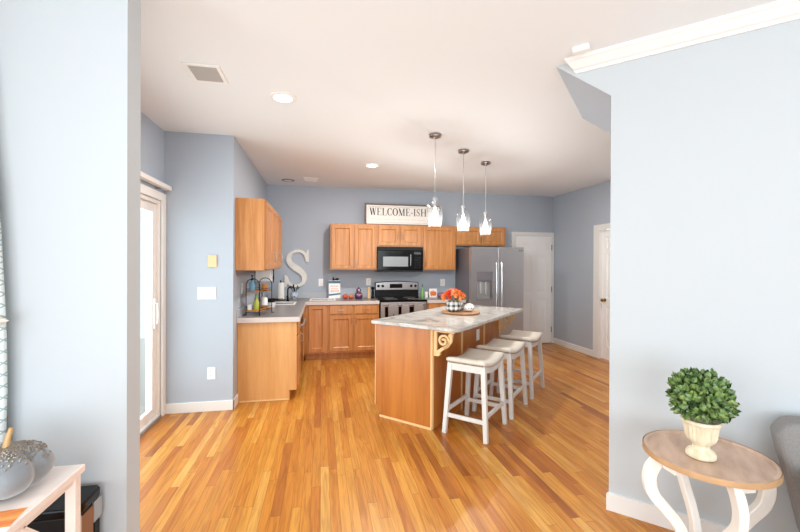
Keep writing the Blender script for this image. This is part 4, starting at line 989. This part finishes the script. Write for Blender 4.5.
for i in range(900):
    a = random.random()*6.283; t_ = math.pi/2-abs(random.gauss(0, .5))-.1
    if t_ < -.05: continue
    m_ = prib(a, t_); q = PRd*m_*math.cos(t_); sq.ball((q*math.cos(a)*1.005, q*math.sin(a)*1.005, .07+.0705*math.sin(t_)), random.uniform(.0022, .0045), seg=6, rings=4)
so_ = sq.build('sequins', 'sequin', pk); so_['kind'] = 'stuff'
MB().tube([(.0, 0, .122), (.003, .002, .145), (.006, .006, .17), (.012, .01, .195)], [.013, .009, .0075, .0065], 9).build('stem', 'stem', pk, smooth=True)
bk = thing('orange_magazine', 'orange autumn magazine lying at the front of the whitewashed table', 'magazine', (-.862, 1.232, LTZ+.0005), R(8))
MB().box(-.10, .055, -.035, .05, 0, .004).build('pages', 'paper', bk); MB().box(-.10, .055, -.035, .05, .0042, .0052).build('cover', mat('orange printed cover', 'd8632a', .3, col2='f0b868', scale=(12, 30, 12)), bk)
hc = thing('floor_cabinet', 'black-topped floor cabinet with brown side behind the whitewashed table', 'cabinet', (-.822, 1.698, 0))
MB().box(-.255, -.008, -.15, -.008, .0, .585).build('body', 'blackm', hc, bevel=.006)
MB().box(-.0078, -.001, -.15, -.136, .0, .58).box(-.0078, -.001, -.059, -.008, .505, .58).build('silver_trim', 'silver', hc)
MB().prism([(-.262, -.16), (-.03, -.16), (.0, -.13), (0, -.02), (-.018, -.001), (-.262, -.001)], (.5855, .618)).build('top', 'black', hc, bevel=.006)
MB().box(-.0078, -.004, -.135, -.06, .2, .572).build('side_panel', 'brownpanel', hc)
MB().box(-.0078, -.002, -.055, -.02, .38, .5).build('grip', 'blackm', hc, bevel=.003)

def curtain_mat():
    m = bpy.data.materials.new('trellis curtain fabric'); m.use_nodes = True; nt = m.node_tree; b = nt.nodes['Principled BSDF']; b.inputs['Roughness'].default_value = .9
    N = nt.nodes.new; L = nt.links.new; tc = N('ShaderNodeTexCoord'); mp = N('ShaderNodeMapping'); mp.inputs['Rotation'].default_value = (0, R(45), 0); mp.inputs['Scale'].default_value = (34, 34, 34); L(tc.outputs['Object'], mp.inputs[0])
    sp = N('ShaderNodeSeparateXYZ'); L(mp.outputs[0], sp.inputs[0]); outs = []
    for k_ in (0, 2):
        f = N('ShaderNodeMath'); f.operation = 'FRACT'; L(sp.outputs[k_], f.inputs[0]); g = N('ShaderNodeMath'); g.operation = 'LESS_THAN'; g.inputs[1].default_value = .14; L(f.outputs[0], g.inputs[0]); outs.append(g.outputs[0])
    mx = N('ShaderNodeMath'); mx.operation = 'MAXIMUM'; L(outs[0], mx.inputs[0]); L(outs[1], mx.inputs[1])
    mc = N('ShaderNodeMix'); mc.data_type = 'RGBA'; L(mx.outputs[0], mc.inputs[0]); mc.inputs[6].default_value = srgb('dfe8e6'); mc.inputs[7].default_value = srgb('a3b8b8'); L(mc.outputs[2], b.inputs['Base Color']); return m
M['curtain'] = curtain_mat()
cu = thing('curtain', 'pale curtain with a grey-green trellis pattern at the left edge by the partition', 'curtain', (-1.48, 1.672, 0))
vs, fs = [], []; n = 40; zs = [.05, .9, 1.0, 1.1, 1.25, 1.4, 1.6, 1.75, 1.9, 2.68]; ext = [.352, .358, .361, .360, .357, .350, .340, .330, .315, .26]
for z, e_ in zip(zs, ext):
    for i in range(n+1): t_ = i/n; vs.append((e_*t_, .022*math.sin(t_*6.283*4), z))
for j in range(len(zs)-1):
    for i in range(n): fs.append((j*(n+1)+i, j*(n+1)+i+1, (j+1)*(n+1)+i+1, (j+1)*(n+1)+i))
co = MB().add(vs, fs).build('cloth', 'curtain', cu, smooth='all'); sd = co.modifiers.new('thick', 'SOLIDIFY'); sd.thickness = .002
MB().tube([(-.015, 0, 2.69), (.30, 0, 2.69)], .011, 10).build('rod', 'nickel', cu)
hb = MB().lathe([(.006, 0), (.012, .02), (.02, .03), (.022, .034), (.008, .05), (.002, .066)], 14).build('holdback', 'cream', cu, smooth=True)
hb.location = (.328, -.045, 1.263); hb.rotation_euler = (0, R(90), 0)
